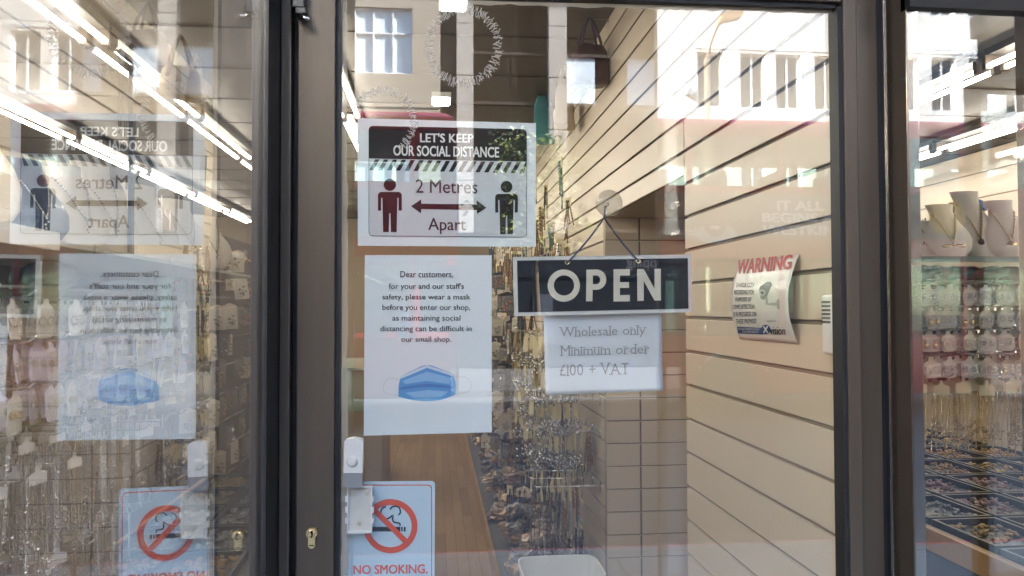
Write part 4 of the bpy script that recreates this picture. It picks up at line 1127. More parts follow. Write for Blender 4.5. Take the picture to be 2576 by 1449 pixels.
for z in (1.86, 1.70, 1.55, 1.40, 1.26, 1.10, .95, .80, .64, .50):
    for j in range(16):
        y = 2.30 + j * .13 + rs.uniform(-.04, .04)
        bun[(0, 0, 1, 2, 3, 4, 5, 1, 4)[rs.randrange(9)]].put((rs.uniform(.42, .70) if j > 5 else rs.uniform(.60, .72), y, z + rs.uniform(-.03, .03)), (0, 0, rs.uniform(0, 6)), label="bunch of bead strands hanging among the tags at the near end of the aisle wall", group="bead bunches at the near end of the aisle wall", scale=rs.uniform(.9, 1.3))
rs = random.Random(91)
for z in (2.10, 2.30, 2.02):
    for j in range(15):
        y = 2.75 + j * .25 + rs.uniform(-.07, .07)
        bun[(0, 0, 1, 0, 3, 4, 5, 1, 2)[rs.randrange(9)]].put((rs.uniform(.52, .70), y, z + rs.uniform(-.04, .04)), (0, 0, rs.uniform(0, 6)), label="bunch of bead strands hanging high on the slatted band past the recess", group="bead bunches high on the slatted band", scale=rs.uniform(1.0, 1.4))
t = thing("standing_rack", "tall dark rack of wrapped jewellery standing left of the aisle", "display rack", (-1.13, 0, 0))
MB().box(-.30, -.02, 2.0, 5.6, 0, 1.95).build("back_panel", M_['brown_dark'], t)
mb = MB()
for z in [.35 + .15 * k for k in range(11)]: mb.box(-.0195, -.008, 2.02, 5.58, z - .01, z)
mb.build("rail", M_['chrome'], t)
for r_ in range(10):
    z = 1.88 - .15 * r_
    for j in range(12):
        y = 2.1 + j * .235 + rs.uniform(-.05, .05)
        for i in range(1):
            packs[(0, 1, 0, 4, 3, 0, 5, 4, 1, 0)[rs.randrange(10)]].put((-1.09 + .10 * i + rs.uniform(-.02, .05), y + .03 * i, z + rs.uniform(-.02, .02)), (rs.uniform(-.1, .1), rs.uniform(-.1, .1), R(60) + rs.uniform(-.6, .5)),
                label="small wrapped jewellery pack on the tall dark rack left of the aisle", group="jewellery packs on the tall dark rack", scale=rs.uniform(.95, 1.3))

# --- floor level: plinth, heap of wrapped goods, white tub, counter, tray table
t = thing("plinth", "low wooden plinth along the foot of the aisle wall, under the heap of wrapped goods", "plinth", (0, 0, 0))
MB().box(.345, .752, 2.25, 8.6, 0.001, .10).build("deck", pm("plinth_grey", (.16, .15, .14), .5, var=.2), t)
MB().box(.33, .3445, 2.25, 8.6, 0.001, .13).build("edging", pm("oak_edge", (.42, .26, .11), .4, var=.15, vscale=4, stretch=(1, .2, 1)), t)
crk = [pm("gold_wrap", (.42, .29, .17), .16, .35, var=.4, vscale=14, bump=.6, bscale=40), pm("brown_wrap", (.24, .165, .11), .18, .2, var=.4, vscale=14, bump=.6, bscale=40), pm("grey_wrap", (.26, .24, .22), .14, .2, var=.4, vscale=14, bump=.6, bscale=40), pm("pale_wrap", (.55, .44, .34), .2, .2, var=.3, vscale=14, bump=.6, bscale=40)]
lp = []
for k in range(5):
    o = lump("wrapped_packet", "crinkled wrapped packet", "packet", (0, 0, 0), .075, .06, .032, crk[k % 4], 20 + k, amp=.55, nu=12, nv=8, smooth=False); lp.append(Proto(o))
for i in range(260):
    y = 2.4 + 4.8 * (i / 260) ** 1.15 + rs.uniform(-.1, .1); top = .22 + .30 * min(1, max(0, y - 2.6))
    z = .102 + rs.random() ** .8 * top
    lp[rs.randrange(5)].put((rs.uniform(.42, .72), y, z), (rs.uniform(-.5, .5), rs.uniform(-.5, .5), rs.uniform(0, 6)), label="crinkled shiny wrapped packet in the heap on the plinth by the aisle floor", group="wrapped packets heaped on the plinth", scale=rs.uniform(.6, 1.25))
def tub(loc, w, d, h, m, label):
    t = thing("storage_tub", label, "tub", loc); rings = []
    def ring(f, z): return [(w / 2 * f * math.copysign(abs(math.cos(a)) ** .35, math.cos(a)), d / 2 * f * math.copysign(abs(math.sin(a)) ** .35, math.sin(a)), z) for a in [2 * math.pi * k / 40 for k in range(40)]]
    mb = MB(); mb.loft([ring(.82, 0.001), ring(.84, .01), ring(.97, h - .03), ring(1.0, h - .028), ring(1.0, h), ring(.955, h), ring(.94, h - .03), ring(.80, .015), ring(.4, .012)], cap=True); mb.build("shell", m, t, smooth=False, bevel=.003)
    return t
q = at(1398, 1398, y=2.06)
tub((q.x, 1.75 + .17, 0.0), .345, .30, q.z, M_['white'], "white rounded plastic tub on the floor below the hanging chains")
t = thing("counter", "low glass sales counter with pale green edges left of the aisle, deep in the shop", "counter", (-.55, 5.6, 0))
MB().box(-.55, .12, -.6, .6, 0.001, .72).build("base", wallp, t)
MB().box(-.55, .12, -.6, .6, .722, 1.05).build("display_case", pm("green_glass_case", (.42, .52, .42), .1, var=.15), t); MB().box(-.57, .14, -.62, .62, 1.052, 1.075).build("counter_top", pm("green_glass_edge", (.5, .62, .52), .1), t)
def tray(name, m): 
    t = thing(name, "tray", "jewellery tray")
    mb = MB(); mb.box(-.09, .09, -.12, .12, 0, .006); mb.box(-.10, -.0902, -.13, .13, 0, .026); mb.box(.0902, .10, -.13, .13, 0, .026); mb.box(-.09, .09, -.13, -.1202, 0, .026); mb.box(-.09, .09, .1202, .13, 0, .026)
    mb.build("tray", M_['black'], t)
    return t
def filled(m, seed, n=70, r=.006):
    t = tray("jewellery_tray", m); rs = random.Random(seed); mb = MB()
    for k in range(n): mb.ball((rs.uniform(-.08, .08), rs.uniform(-.11, .11), .010 + rs.uniform(0, .006)), r * rs.uniform(.7, 1.4), 6, 4, sx=rs.uniform(.8, 1.6))
    mb.build("bead_stock", m, t, smooth=True); return Proto(t)
dimgold = pm('dark_gold_beads', (.35, .25, .12), .4, .6)  # gold in a darker, duller tone for the loose beads
trays = [filled(dimgold, 1), filled(pm("pink_bead", (.28, .16, .15), .3), 2), filled(pm("cream_bead", (.26, .21, .14), .4), 3, 90), filled(pm('steel_beads', (.3, .3, .3), .35, .6), 4), filled(pm("amber_bead", (.36, .20, .06), .3), 5)]
def table(label, x0, x1, y0, y1, z, nx, ny, where):
    t = thing("tray_table", label, "table", ((x0 + x1) / 2, (y0 + y1) / 2, 0)); hx, hy = (x1 - x0) / 2, (y1 - y0) / 2
    MB().box(-hx, hx, -hy, hy, z - .03, z).build("table_top", pm("table_black", (.03, .03, .033), .35, var=.3), t)
    MB().box(-hx - .028, -hx - .0005, -hy, hy, z - .05, z + .012).build("wood_edge", pm("pine_edge", (.52, .33, .15), .45, var=.12), t)
    MB().box(-hx + .03, hx - .03, -hy + .03, hy - .03, .001, z - .031).build("cabinet", pm("cabinet_dark", (.035, .03, .028), .5), t)
    for i in range(nx):
        for j in range(ny):
            trays[rs.randrange(5)].put((x0 + .11 + i * .215, y0 + .15 + j * .275, z + .001), (0, 0, rs.uniform(-.03, .03)), label="black jewellery tray of loose beads on the %s" % where, group="trays on the " + where)
table("low black table of jewellery trays at the bottom of the left window", -.98, -.45, .55, 2.2, .80, 2, 6, "table in the left window")
table("black table of jewellery trays with a pine edge at the bottom of the right window", 1.44, 2.55, .30, 2.55, .90, 5, 8, "pine-edged table in the right window")

# --- right window: shelf of busts, scarves, rows of cards, chains
t = thing("glass_shelf", "dark edged glass shelf with necklace busts in the right window", "shelf", (1.6, .85, 1.675))
MB().box(-.6, .7, -.18, .28, 0, .008).build("shelf_board", pm("dark_glass", (.05, .09, .09), .12), t)
MB().box(-.6, .7, -.189, -.1805, -.004, .012).build("edge_strip", pm("green_edge", (.10, .17, .16), .2), t)
Z2 = 1.684
for (px, y, dz, rz, lab, m, chm, pend, h, wd) in (
    (2348, .80, 0, -18, "cream bust with a gold bar necklace, leftmost in the right window", M_['velvet_cream'], M_['gold'], 'fringe', .12, .5),
    (2398, .74, 0, -14, "cream bust with a dragonfly pendant in the right window", M_['velvet_cream'], M_['gold'], 'dragonfly', .165, .72),
    (2470, .78, 0, -16, "tall leaning bust with a long chain and a black stone in the right window", M_['velvet_cream'], M_['gold'], 'stone', .215, .75),
    (2546, .74, 0, -20, "cream bust with a heavy gold collar and disc, rightmost in the right window", M_['velvet_cream'], M_['gold'], 'disc', .18, .72)):
    q = at(px, 640, y=y); b_ = bust(lab, m, chm, pend, h, wd, 30); b_.location = (q.x, y, Z2 + dz); b_.rotation_euler = (0, 0, R(rz))
q = at(2325, 585, y=.88); mb = MB(); rs = random.Random(4)
for k in range(26):
    a = rs.uniform(0, 6.28); e = rs.uniform(.2, 1.4); L_ = rs.uniform(.02, .045)
    p1 = (L_ * math.cos(a) * math.cos(e), L_ * math.sin(a) * math.cos(e), L_ * math.sin(e)); mb.tube([(0, 0, 0), p1, (p1[0] * 1.3, p1[1] * 1.3, p1[2] * .8)], .0022, 5)
mb.ball((0, 0, -.02), .024, 10, 8); mb.box(-.02, .02, -.02, .02, -(q.z - Z2), -.03)
tag(mb.build("hair_ornament", pm("dark_green_black", (.02, .035, .03), .4), loc=q), "spiky dark green feather hair ornament left of the busts in the right window", "hair ornament")
for px, py, y, sx, sy, sz, c, lab, sd_ in ((2445, 535, .95, .05, .03, .02, (.05, .12, .32), "blue crumpled scrunchie behind the busts in the right window", 1), (2400, 538, .95, .035, .03, .018, (.36, .08, .04), "red crumpled scrunchie behind the dragonfly bust", 2)):
    q = at(px, py, y=y); o_ = lump("scrunchie", lab, "scrunchie", q, sx, sy, sz, pm("cloth_%d" % sd_, c, .8), sd_ + 50, amp=.5)
MB().box(1.2, 1.75, .945, 1.02, Z2, Z2 + .13).build("display_block", M_['velvet_cream']).update_tag()
tag(bpy.data.objects["display_block"], "pale block behind the busts carrying two scrunchies in the right window", "display block")
t = thing("glass_shelf", "lower glass shelf with folded scarves in the right window", "shelf", (1.6, .85, 1.618))
MB().box(-.5, .6, -.14, .25, 0, .006).build("shelf_board", pm("dark_glass", (.05, .09, .09), .12), t)
for px, sx, c, lab, sd_ in ((2325, .03, (.02, .02, .02), "black folded cloth at the left end of the scarf shelf in the right window", 61), (2350, .035, (.45, .28, .25), "dusty pink folded scarf in the right window", 62), (2395, .045, (.05, .18, .22), "teal checked scarf in the right window", 63), (2425, .03, (.5, .2, .2), "rose folded scarf in the right window", 64), (2480, .055, (.30, .22, .11), "mustard knitted scarf in the right window", 65), (2540, .05, (.22, .04, .03), "dark red knitted scarf in the right window", 66)):
    q = at(px, 700, y=.80); lump("folded_scarf", lab, "scarf", (q.x, .80, 1.6245), sx, .06, .022, pm("scarf_%d" % sd_, c, .85, var=.25, vscale=60), sd_, amp=.4)
t = thing("hook_board", "dark gridded panel holding the card rows in the right window", "hook board", (1.6, .98, 0))
MB().box(-.55, .9, 0, .02, 1.31, 1.61).build("board", pm("panel_dark", (.05, .045, .04), .6, var=.3), t)
mb = MB()
for z in (1.60, 1.54, 1.475, 1.40, 1.33): mb.box(-.54, .89, -.008, -.0005, z, z + .006)
mb.build("rail", M_['chrome'], t)
rs = random.Random(9)
for z, nm, kinds in ((1.612, "first", (creams, whitec)), (1.549, "second", (creamc, creams, pinkc)), (1.484, "third", (pinkc, creamc, creams, creams, creamc)), (1.411, "fourth", (creamc, pinkc, creams))):
    for c in range(11):
        x = 1.20 + c * .056
        o = hookP.put((x, .975, z), (0, 0, R(-90)), label="chrome hook of the %s card row in the right window" % nm, group="hooks, %s card row of the right window" % nm, scale=.9)
        for i in range(3):
            k = kinds[rs.randrange(len(kinds))]
            k.put((x + rs.uniform(-.006, .006), .725 + .05 * i, z - .004), (rs.uniform(-.1, .1), rs.uniform(-.07, .07), rs.uniform(-.3, .3)), label="small jewellery card in the %s row of the right window" % nm, group="jewellery cards, %s row of the right window" % nm, scale=(.66 if k is whitec else 1.0) * rs.uniform(.95, 1.05))
for c in range(9):
    x = 1.20 + c * .07
    hookP.put((x, .975, 1.355), (0, 0, R(-90)), label="chrome hook of the necklace row in the right window", group="hooks, necklace row of the right window", scale=.9)
    for i in range(3):
        neckc.put((x + rs.uniform(-.01, .01), .74 + .07 * i, 1.35 + rs.uniform(-.012, .0)), (0, 0, rs.uniform(-.5, .5)), label="cream tag of gold chains in the necklace row of the right window", group="necklaces, right window", scale=rs.uniform(.9, 1.15))
# ================================================================== the street behind the camera
FY = -18.7                                              # building line across the road
def sx_odd(px): return math.tan(R(YAW) + math.atan((px - 1288) / FPX))      # direction in the door's single reflection
YD = CD - FY                                            # path length to that line
def X1(px): return sx_odd(px) * YD                      # seen once in the door
def X2(px): return 2 * 1.02 - sx_odd(px) * YD           # seen via the side glass, turned round again
stucco = pm("cream_stucco", (0.80, 0.77, 0.71), 0.9, var=0.05, vscale=3, bump=.15, bscale=30)
stone = pm("stone_facing", (0.40, 0.345, 0.27), 0.9, var=0.12, vscale=1.5)
brown = pm("brown_cladding", (0.06, 0.044, 0.033), 0.5, var=.08)
dkglass = pm("dark_window_glass", (0.035, 0.03, 0.028), 0.06, spec=.8)
brglass = pm("tinted_glass", (0.018, 0.014, 0.011), 0.1, spec=.4)
sky_pane = pm("pale_sky_pane", (0.68, 0.78, 0.84), 0.6)  # pale blue colour stands in for sky mirrored in the panes
wframe = pm("white_window_frame", (0.80, 0.80, 0.80), 0.5)
shopdark = pm("dark_shopfront", (0.006, 0.007, 0.009), 0.5, spec=.2)
def bwindow(parent, x0, x1, z0, z1, cols=1, rowz=None, fw=.09, surround=False, glass=None):
    o = thing("window", "", ""); del o["label"]; del o["category"]; o.parent = parent; o.location = ((x0 + x1) / 2, 0, (z0 + z1) / 2)
    hx, hz = (x1 - x0) / 2, (z1 - z0) / 2
    mb = MB()
    f = .05
    mb.box(-hx, -hx + f, -.04, .03, -hz, hz); mb.box(hx - f, hx, -.04, .03, -hz, hz); mb.box(-hx + f, hx - f, -.04, .03, -hz, -hz + f); mb.box(-hx + f, hx - f, -.04, .03, hz - f, hz)
    for k in range(1, cols): mb.box(-hx + 2 * hx * k / cols - f * .4, -hx + 2 * hx * k / cols + f * .4, -.038, .028, -hz + f, hz - f)
    for rz in rowz or (): mb.box(-hx + f, hx - f, -.036, .026, -hz + 2 * hz * rz - f * .4, -hz + 2 * hz * rz + f * .4)
    mb.build("frame", wframe, o)
    MB().box(-hx + .02, hx - .02, -.06, -.041, -hz + .02, hz - .02).build("pane", glass or dkglass, o)
    if surround:
        s = fw; mb = MB(); mb.box(-hx - s, -hx - .001, .0, .10, -hz - s, hz + s); mb.box(hx + .001, hx + s, .0, .10, -hz - s, hz + s); mb.box(-hx, hx, .0, .10, hz + .001, hz + s); mb.box(-hx, hx, .0, .12, -hz - s, -hz - .001)
        mb.box(-hx - s - .05, hx + s + .05, .0, .14, hz + s + .001, hz + s + .07)
        mb.build("surround", wframe, o)
    else:
        MB().box(-hx - .06, hx + .06, -.02, .09, -hz - .09, -hz - .002).build("sill", wframe, o)
    return o
# cream rendered building
xw1 = X2(1650) + .05; xw0 = -22
t = thing("rendered_building", "sunlit cream rendered building with white framed narrow windows, mirrored in the door's right half", "building", ((xw0 + xw1) / 2, FY, 0)); c = (xw0 + xw1) / 2
xr = []
x = -4.62
ws = [X2(p) for p in (1792, 1900, 1990, 2088)]
st = (ws[0] - ws[-1]) / 3
wcent = ws + [ws[-1] - st * k for k in range(1, 9)]
mb = MB()
Wz = [(6.95, 8.45), (9.62, 11.2), (4.2, 5.7)]
edges = [xw1] + [e for w_ in wcent for e in (w_ + .36, w_ - .36)] + [xw0]
for k in range(0, len(edges), 2): mb.box(edges[k] - c, edges[k + 1] - c, -6, 0, 3.4, 11.6)
for w_ in wcent:
    zs = sorted(Wz); lo = 3.4
    for a, b in zs: mb.box(w_ - .36 - c, w_ + .36 - c, -6, -0.002, lo, a); lo = b
    mb.box(w_ - .36 - c, w_ + .36 - c, -6, -0.002, lo, 11.6)
    for a, b in zs: mb.box(w_ - .36 - c, w_ + .36 - c, -6, -.4, a, b)
mb.build("wall", stucco, t)
MB().box(xw0 - c, xw1 - c, -5.9, .02, 0, 3.35).build("shopfront", shopdark, t)
MB().box(xw0 - c - .1, xw1 - c, -6, .2, 11.61, 11.9).build("roof", pm("lead_roof", (.2, .2, .21), .6), t)
for w_ in wcent:
    for a, b in Wz: bwindow(t, w_ - .355 - c, w_ + .355 - c, a, b, 2, None, .09, True).location.y = -.12
# stone building
xs1 = X1(1108); xs0 = xw1 + .06
t = thing("stone_building", "grey brown stone building with white sash windows, mirrored at the door's top left", "building", ((xs0 + xs1) / 2, FY, 0)); c = (xs0 + xs1) / 2
mb = MB(); mb.box(xs0 - c, xs1 - c, -6, -.3, 3.4, 11.4)
wx0, wx1 = X1(888), X1(1037)
for a, b in ((xs0, wx0), (wx1, xs1)): mb.box(a - c, b - c, -.299, 0, 3.4, 11.4)
lo = 3.4
SZ = [(4.4, 5.9), (7.62, 9.35), (10.3, 11.2)]
for a, b in SZ: mb.box(wx0 - c, wx1 - c, -.299, -.001, lo, a); lo = b
mb.box(wx0 - c, wx1 - c, -.299, -.001, lo, 11.4)
mb.build("wall", stone, t)
for a, b in SZ: bwindow(t, wx0 - c, wx1 - c, a, b, 3, (.62,), glass=sky_pane if a < 8 else dkglass).location.y = -.10
MB().box(xs0 - c, xs1 - c, -5.9, .02, 0, 3.35).build("shopfront", shopdark, t)
mb = MB()
for z in (6.3, 6.75, 9.75, 12.4): mb.box(xs0 - c, xs1 - c, .001, .03, z, z + .05)
mb.build("string_course", stone, t)
# brown office block
xb0 = xs1 + .02; xb1 = 16.0
t = thing("office_block", "brown glazed office block with pale stone piers, mirrored across the middle of the door", "building", ((xb0 + xb1) / 2, FY, 0)); c = (xb0 + xb1) / 2
MB().box(xb0 - c, xb1 - c, -6, -.25, 0, 11.5).build("wall", brown, t)
piers = [(X1(1149), X1(1191)), (X1(1382), X1(1427))]; per = piers[1][0] - piers[0][0]
k = piers[1][0] + per + .55
while k < xb1 - .6: piers.append((k, k + .45)); k += per + .2
pm_ = MB()
for a, b in piers:
    z = 3.5
    while z < 11.4: pm_.box(a - c, b - c, -.249, .12, z, min(11.5, z + 1.35)); z += 1.37
pm_.build("pier", pm("pale_stone", (.44, .40, .35), .85, var=.12), t)
zr = [3.6, 5.35, 6.95, 8.28, 9.95, 11.4]
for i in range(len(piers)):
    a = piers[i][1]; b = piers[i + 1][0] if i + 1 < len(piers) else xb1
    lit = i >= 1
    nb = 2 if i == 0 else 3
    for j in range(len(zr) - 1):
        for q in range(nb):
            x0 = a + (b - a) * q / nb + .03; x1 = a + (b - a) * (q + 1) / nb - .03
            g = sky_pane if (lit and j == 2 and q != 1) else brglass
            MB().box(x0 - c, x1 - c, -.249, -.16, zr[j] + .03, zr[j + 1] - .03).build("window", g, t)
mb = MB()
for z in zr: mb.box(xb0 - c, xb1 - c, -.159, -.10, z - .04, z + .04)
mb.build("transom", brown, t)
MB().box(xb0 - c, xb1 - c, .0, .03, 0, 3.3).build("shopfront", shopdark, t)
f = MB().box(xb0 - c, xb1 - c, .031, .10, 2.35, 3.25).build("fascia", shopdark, t)
cx = (X1(1570) + X1(1650)) / 2
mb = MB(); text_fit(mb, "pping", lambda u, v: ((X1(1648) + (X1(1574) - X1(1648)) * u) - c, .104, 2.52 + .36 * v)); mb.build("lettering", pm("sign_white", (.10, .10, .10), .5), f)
MB().box(X1(1668) - c, X1(1694) - c, .031, .06, .9, 2.25).build("poster", pm("mint_poster", (.05, .12, .10), .5), t)
MB().box(X1(1340) - c, X1(1390) - c, .031, .06, .6, 1.9).build("poster", pm("pale_poster", (.06, .07, .09), .5), t)
# one more block each side so the street goes on
t = thing("brick_terrace", "plain brick terrace far along the street beyond the cream building", "building", (-35, FY, 0))
MB().box(-12.9, 12.9, -8, 0, 0, 11).build("wall", pm("far_brick", (.26, .17, .12), .9, var=.15), t)
for k in range(9): bwindow(t, -11 + 2.6 * k, -9.9 + 2.6 * k, 5.2, 6.9).location.y = .06
t = thing("brick_terrace", "plain brick terrace far along the street beyond the office block", "building", (29, FY, 0.0))
MB().box(-12.9, 12.9, -8, 0, 0, 12).build("wall", pm("far_brick", (.26, .17, .12), .9, var=.15), t)
for k in range(9): bwindow(t, -11 + 2.6 * k, -9.9 + 2.6 * k, 5.2, 6.9).location.y = .06

# --- double-decker bus
BY = -9.85; BX1 = sx_odd(1152) * (CD - BY); BL = 10.9; BX0 = BX1 - BL
def XB(px): return 2 * 1.02 - sx_odd(px) * (CD - BY)
def ZB(px, py):
    a = math.atan((px - 1288) / FPX); dep = (CD - BY) / math.cos(R(YAW) + a) * math.cos(a); return CZ + (775 - py) / FPX * dep
bus = thing("double_decker_bus", "red double-decker bus with an advert band between its decks, mirrored in the glass", "bus", (BX0, BY, -0.13)); G0 = 0.13
busred = pm("bus_red", (0.36, 0.016, 0.018), 0.22, coat=.5); seat = pm("seat_moquette", (.06, .07, .16), .8)
zA0, zA1 = 2.58 + G0, 3.26 + G0; zW0, zW1 = 3.38 + G0, 4.12 + G0; zL0, zL1 = 1.12 + G0, 2.28 + G0; zT = 4.45 + G0
W_ = 2.5
mb = MB()
# lower skirt with wheel arches left open as recesses, bands, pillars
for y0, y1 in ((-.06, 0), (-W_, -W_ + .06)):
    mb.box(.12, BL - .1, y0, y1, .38, zL0); mb.box(.05, BL - .03, y0, y1, zL1, zW0)
    x = .25
    while x < BL - .2:
        mb.box(x, x + .10, y0, y1, zL0, zL1); mb.box(x, x + .10, y0, y1, zW0, zW1); x += 1.42
rings = []
for f, z in ((0, zW1), (.01, zW1 + .1), (.06, zW1 + .22), (.18, zT - .03), (.4, zT)):
    rings.append([(.0 + f, 0 - f * .9, z), (BL - f, 0 - f * .9, z), (BL - f, -W_ + f * .9, z), (f, -W_ + f * .9, z)])
mb.loft(rings)
for z0, z1 in ((.4, zL0), (zL1, zW0)): mb.box(0.0, .049, -W_ + .2, -.2, z0, z1); mb.box(BL - .029, BL + .02, -W_ + .1, -.1, z0, z1)
mb.build("body", busred, bus, bevel=.02)
mb = MB(); mb.box(.1, BL - .1, -W_ + .07, -.07, .42, .46); mb.box(.1, BL - .1, -W_ + .07, -.07, zA0 - .2, zA0 - .14); mb.build("floor", pm("bus_floor", (.1, .1, .11), .7), bus)
mb = MB()
for k in range(11):
    x = .8 + k * .92
    for y in (-.5, -1.9): mb.box(x, x + .12, y - .42, y + .30, zW0 - .55, zW0 + .28); mb.box(x + .121, x + .5, y - .42, y + .30, zW0 - .55, zW0 - .25)
    for y in (-.5, -1.9): mb.box(x, x + .12, y - .42, y + .30, .9, 1.62)
mb.build("seats", seat, bus, bevel=.03)
BG = glassmat("bus_glass", .05, (.88, .95, .91))
for nm, z0, z1 in (("upper", zW0, zW1), ("lower", zL0, zL1)):
    x = .352
    while x < BL - .4:
        for y in (-.03, -W_ + .03): MB().box(x, min(x + 1.316, BL - .06), y - .003, y + .003, z0 + .001, z1 - .001).build("window", BG, bus)
        x += 1.42
for xw in (2.3, BL - 2.6):
    for y in (.012, -W_ + .24):
        wv = MB().lathe([(.02, -.25), (.48, -.25), (.5, -.2), (.5, -.03), (.47, 0), (.02, 0)], 28, (0, 0, 0), 'y').build("wheel", M_['rubber'], bus, smooth=False, loc=(xw, y, .5)); wv.scale = (1, -1, 1)
        MB().lathe([(.01, .0), (.24, .0), (.27, .03), (.02, .05)], 20, (0, 0, 0), 'y').build("hub", pm("hub_grey", (.05, .05, .055), .5), wv)
# advert
def bx(px): return XB(px) - BX0
adz = lambda px, py: ZB(px, py) + G0
ad = MB().box(bx(2456), bx(1600), .001, .010, zA0, zA1).build("advert", pm("advert_taupe", (.13, .12, .105), .5), bus)
mb = MB()
def bt(body, px0, px1, py0, py1, mbx=None, **k):
    def fn(u, v):
        px = px0 + (px1 - px0) * u; py = py1 + (py0 - py1) * v; return (bx(px), .0125, adz((px0 + px1) / 2, py))
    text_fit(mbx or mb, body, fn, **k)
bt("IT ALL", 1956, 2075, 507, 532, bold=.05); bt("BEGINS AT", 1918, 2126, 538, 562, bold=.05); bt("WESTKING", 1918, 2134, 569, 594, bold=.05); bt("uk/enrol", 1652, 1751, 571, 594, bold=.0)
mb.build("lettering", pm("advert_white", (.85, .85, .85), .5), ad)
mb = MB(); bt("OL", 1640, 1684, 506, 528, bold=.04); bt("W", 1652, 1676, 533, 560, bold=.04); mb.build("lettering", pm("advert_orange", (.75, .3, .1), .5), ad)
mb = MB()
def be(cx, cy, rx, ry, n=28): return [(bx(cx + rx * math.cos(2 * math.pi * k / n)), adz(cx, cy + ry * math.sin(2 * math.pi * k / n))) for k in range(n)]
def bpoly(pts, y, mi):
    a = MB().flat(pts, 0, mi); mb.add([(v[0], y, v[2]) for v in a.v], [f[::-1] for f in a.f], mi)
bpoly(be(1803, 590, 52, 26), .0125, 3)
bpoly(be(1800, 535, 37, 42), .0130, 1); bpoly(be(1800, 552, 33, 46), .0140, 0); bpoly(be(1786, 546, 5, 3), .0150, 1); bpoly(be(1814, 546, 5, 3), .0150, 1); bpoly(be(1800, 574, 13, 5), .0150, 2); bpoly(be(1800, 559, 6, 4), .0150, 4)
mb.build("portrait", [pm("print_skin", (.20, .10, .06), .5), pm("print_hair", (.03, .022, .02), .5), M_['paper'], pm("print_white_shirt", (.5, .53, .55), .5), pm("print_skin_dark", (.15, .07, .045), .5)], ad)
mb = MB(); bpoly(be(2368, 550, 47, 48), .0125, 0); mb.build("yellow_disc", pm("advert_yellow", (.72, .42, .10), .5), ad)
mb = MB(); bt("COURSES ARE", 2334, 2402, 537, 549, bold=.03); bt("FREE", 2346, 2388, 556, 573, bold=.04); mb.build("lettering", pm("advert_ink", (.12, .10, .09), .5), ad); 
for v in ad.children[-1].data.vertices: v.co.y += .002
mb = MB()
def rdl(px, py, r):
    cx_, cz_ = bx(px), adz(px, py); o_ = [(cx_ + r * math.cos(2 * math.pi * k / 40), cz_ + r * math.sin(2 * math.pi * k / 40)) for k in range(40)]; i_ = [(cx_ + r * .68 * math.cos(2 * math.pi * k / 40), cz_ + r * .68 * math.sin(2 * math.pi * k / 40)) for k in range(40)]
    a = MB().flat([o_, i_[::-1]], 0); mb.add([(v[0], .003, v[2]) for v in a.v], [f[::-1] for f in a.f])
    mb.add([(cx_ - r * 1.25, .005, cz_ - r * .2), (cx_ + r * 1.25, .005, cz_ - r * .2), (cx_ + r * 1.25, .005, cz_ + r * .2), (cx_ - r * 1.25, .005, cz_ + r * .2)], [(3, 2, 1, 0)])
rdl(1806, 930, .24)
mb.build("roundel", pm("roundel_white", (.8, .8, .8), .5), bus)
mb = MB(); text_fit(mb, "BUSES", lambda u, v: (bx(1806) + .14 - .28 * u, .0065, adz(1806, 930) - .025 + .05 * v), bold=.03); mb.build("lettering", busred, bus)
MB().box(bx(1930), bx(1924), .001, .02, adz(1928, 937), adz(1928, 931)).build("side_marker", pm("amber_lens", (.9, .35, .02), .3), bus)

# --- street lamp on the far pavement
LY = -14.6
lx = 2 * 1.02 - sx_odd(1783) * (CD - LY)
q = thing("street_lamp", "tall street lamp with a flat angled head in front of the cream building", "street lamp", (lx, LY, -.01))
MB().tube([(0, 0, 0), (0, 0, 1.2), (0, 0, 1.22), (0, 0, 6.9)], .06, 12, radii=[.09, .09, .06, .055]).build("pole", pm("lamp_pole_grey", (.26, .21, .15), .5), q, smooth=True)
MB().tube([(0, 0, 6.85), (-.08, 0, 7.2), (-.22, 0, 7.55), (-.30, 0, 7.72)], .03, 8).build("bracket", pm("lamp_pole_grey", (.26, .21, .15), .5), q, smooth=True)
MB().prism([(-.25, 7.66), (-.30, 7.84), (-.62, 7.96), (-.80, 7.92), (-.76, 7.80)], -.13, .13).build("lamp_head", pm("lamp_head_tan", (.42, .29, .16), .5), q, bevel=.02)
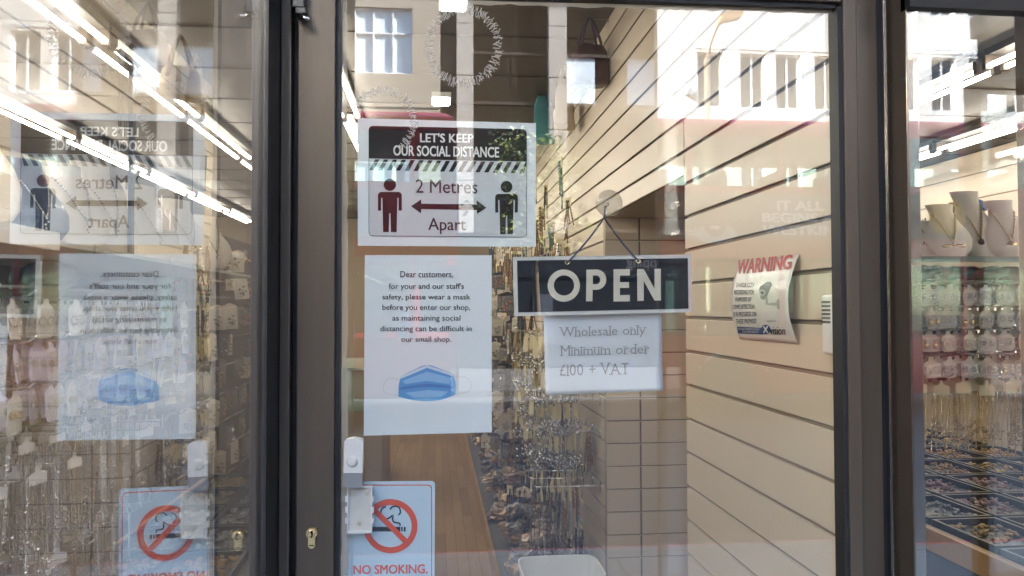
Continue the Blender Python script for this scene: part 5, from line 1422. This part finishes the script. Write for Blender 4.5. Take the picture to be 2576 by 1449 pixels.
# small triangular alarm box on the cream wall
q = thing("alarm_box", "small blue grey triangular alarm box on the cream building", "alarm box", (X2(1738), FY + .001, 7.35))
MB().prism([(-.14, -.10), (.14, -.10), (0, .14)], .001, .12).build("case", pm("alarm_blue", (.20, .26, .34), .4), q, bevel=.01)

# --- street tree on the far pavement
TY = -13.9
tx = sx_odd(1350) * (CD - TY)
tree = thing("street_tree", "young leafy street tree on the far pavement beside the bus, mirrored over the distance poster", "tree", (tx, TY, -.01))
rs = random.Random(5)
mb = MB(); mb.tube([(0, 0, 0), (.02, .01, 1.2), (-.03, 0, 2.4), (.02, 0, 3.6), (0, .02, 4.5)], .07, 9, radii=[.085, .07, .06, .045, .02])
tips = []
for k in range(13):
    a = k * 2.4; z0 = 2.6 + .13 * k; L_ = rs.uniform(.7, 1.15); p = Vector((0, 0, z0)); pts = [p]
    for j in range(3):
        p = p + Vector((math.cos(a + rs.uniform(-.4, .4)) * L_ / 3, math.sin(a + rs.uniform(-.4, .4)) * L_ / 3, rs.uniform(.05, .32))); pts.append(p)
    tips += pts[1:]; mb.tube(pts, .02, 6, radii=[.03, .022, .014, .006])
mb.build("trunk", pm("tree_bark", (.10, .075, .05), .9, var=.3, vscale=12), tree, smooth=True)
mb = MB()
for cpt_ in tips + [Vector((rs.uniform(-.5, .5), rs.uniform(-.5, .5), rs.uniform(3.6, 5.0))) for _ in range(14)]:
    for k in range(62):
        d = Vector((rs.gauss(0, 1), rs.gauss(0, 1), rs.gauss(0, .8))) * .17; c_ = cpt_ + d
        u = Vector((rs.uniform(-1, 1), rs.uniform(-1, 1), rs.uniform(-.6, .4))).normalized(); v_ = u.orthogonal().normalized(); s_ = rs.uniform(.05, .085)
        v_ = (Matrix.Rotation(rs.uniform(0, 6.28), 3, u) @ v_)
        mb.add([c_ - u * s_, c_ + v_ * s_ * .55, c_ + u * s_, c_ - v_ * s_ * .55], [(0, 1, 2, 3)], 0 if rs.random() < .6 else 1)
mb.build("crown", [pm("leaf_green", (.085, .12, .025), .5), pm("leaf_light_green", (.15, .18, .04), .5)], tree)
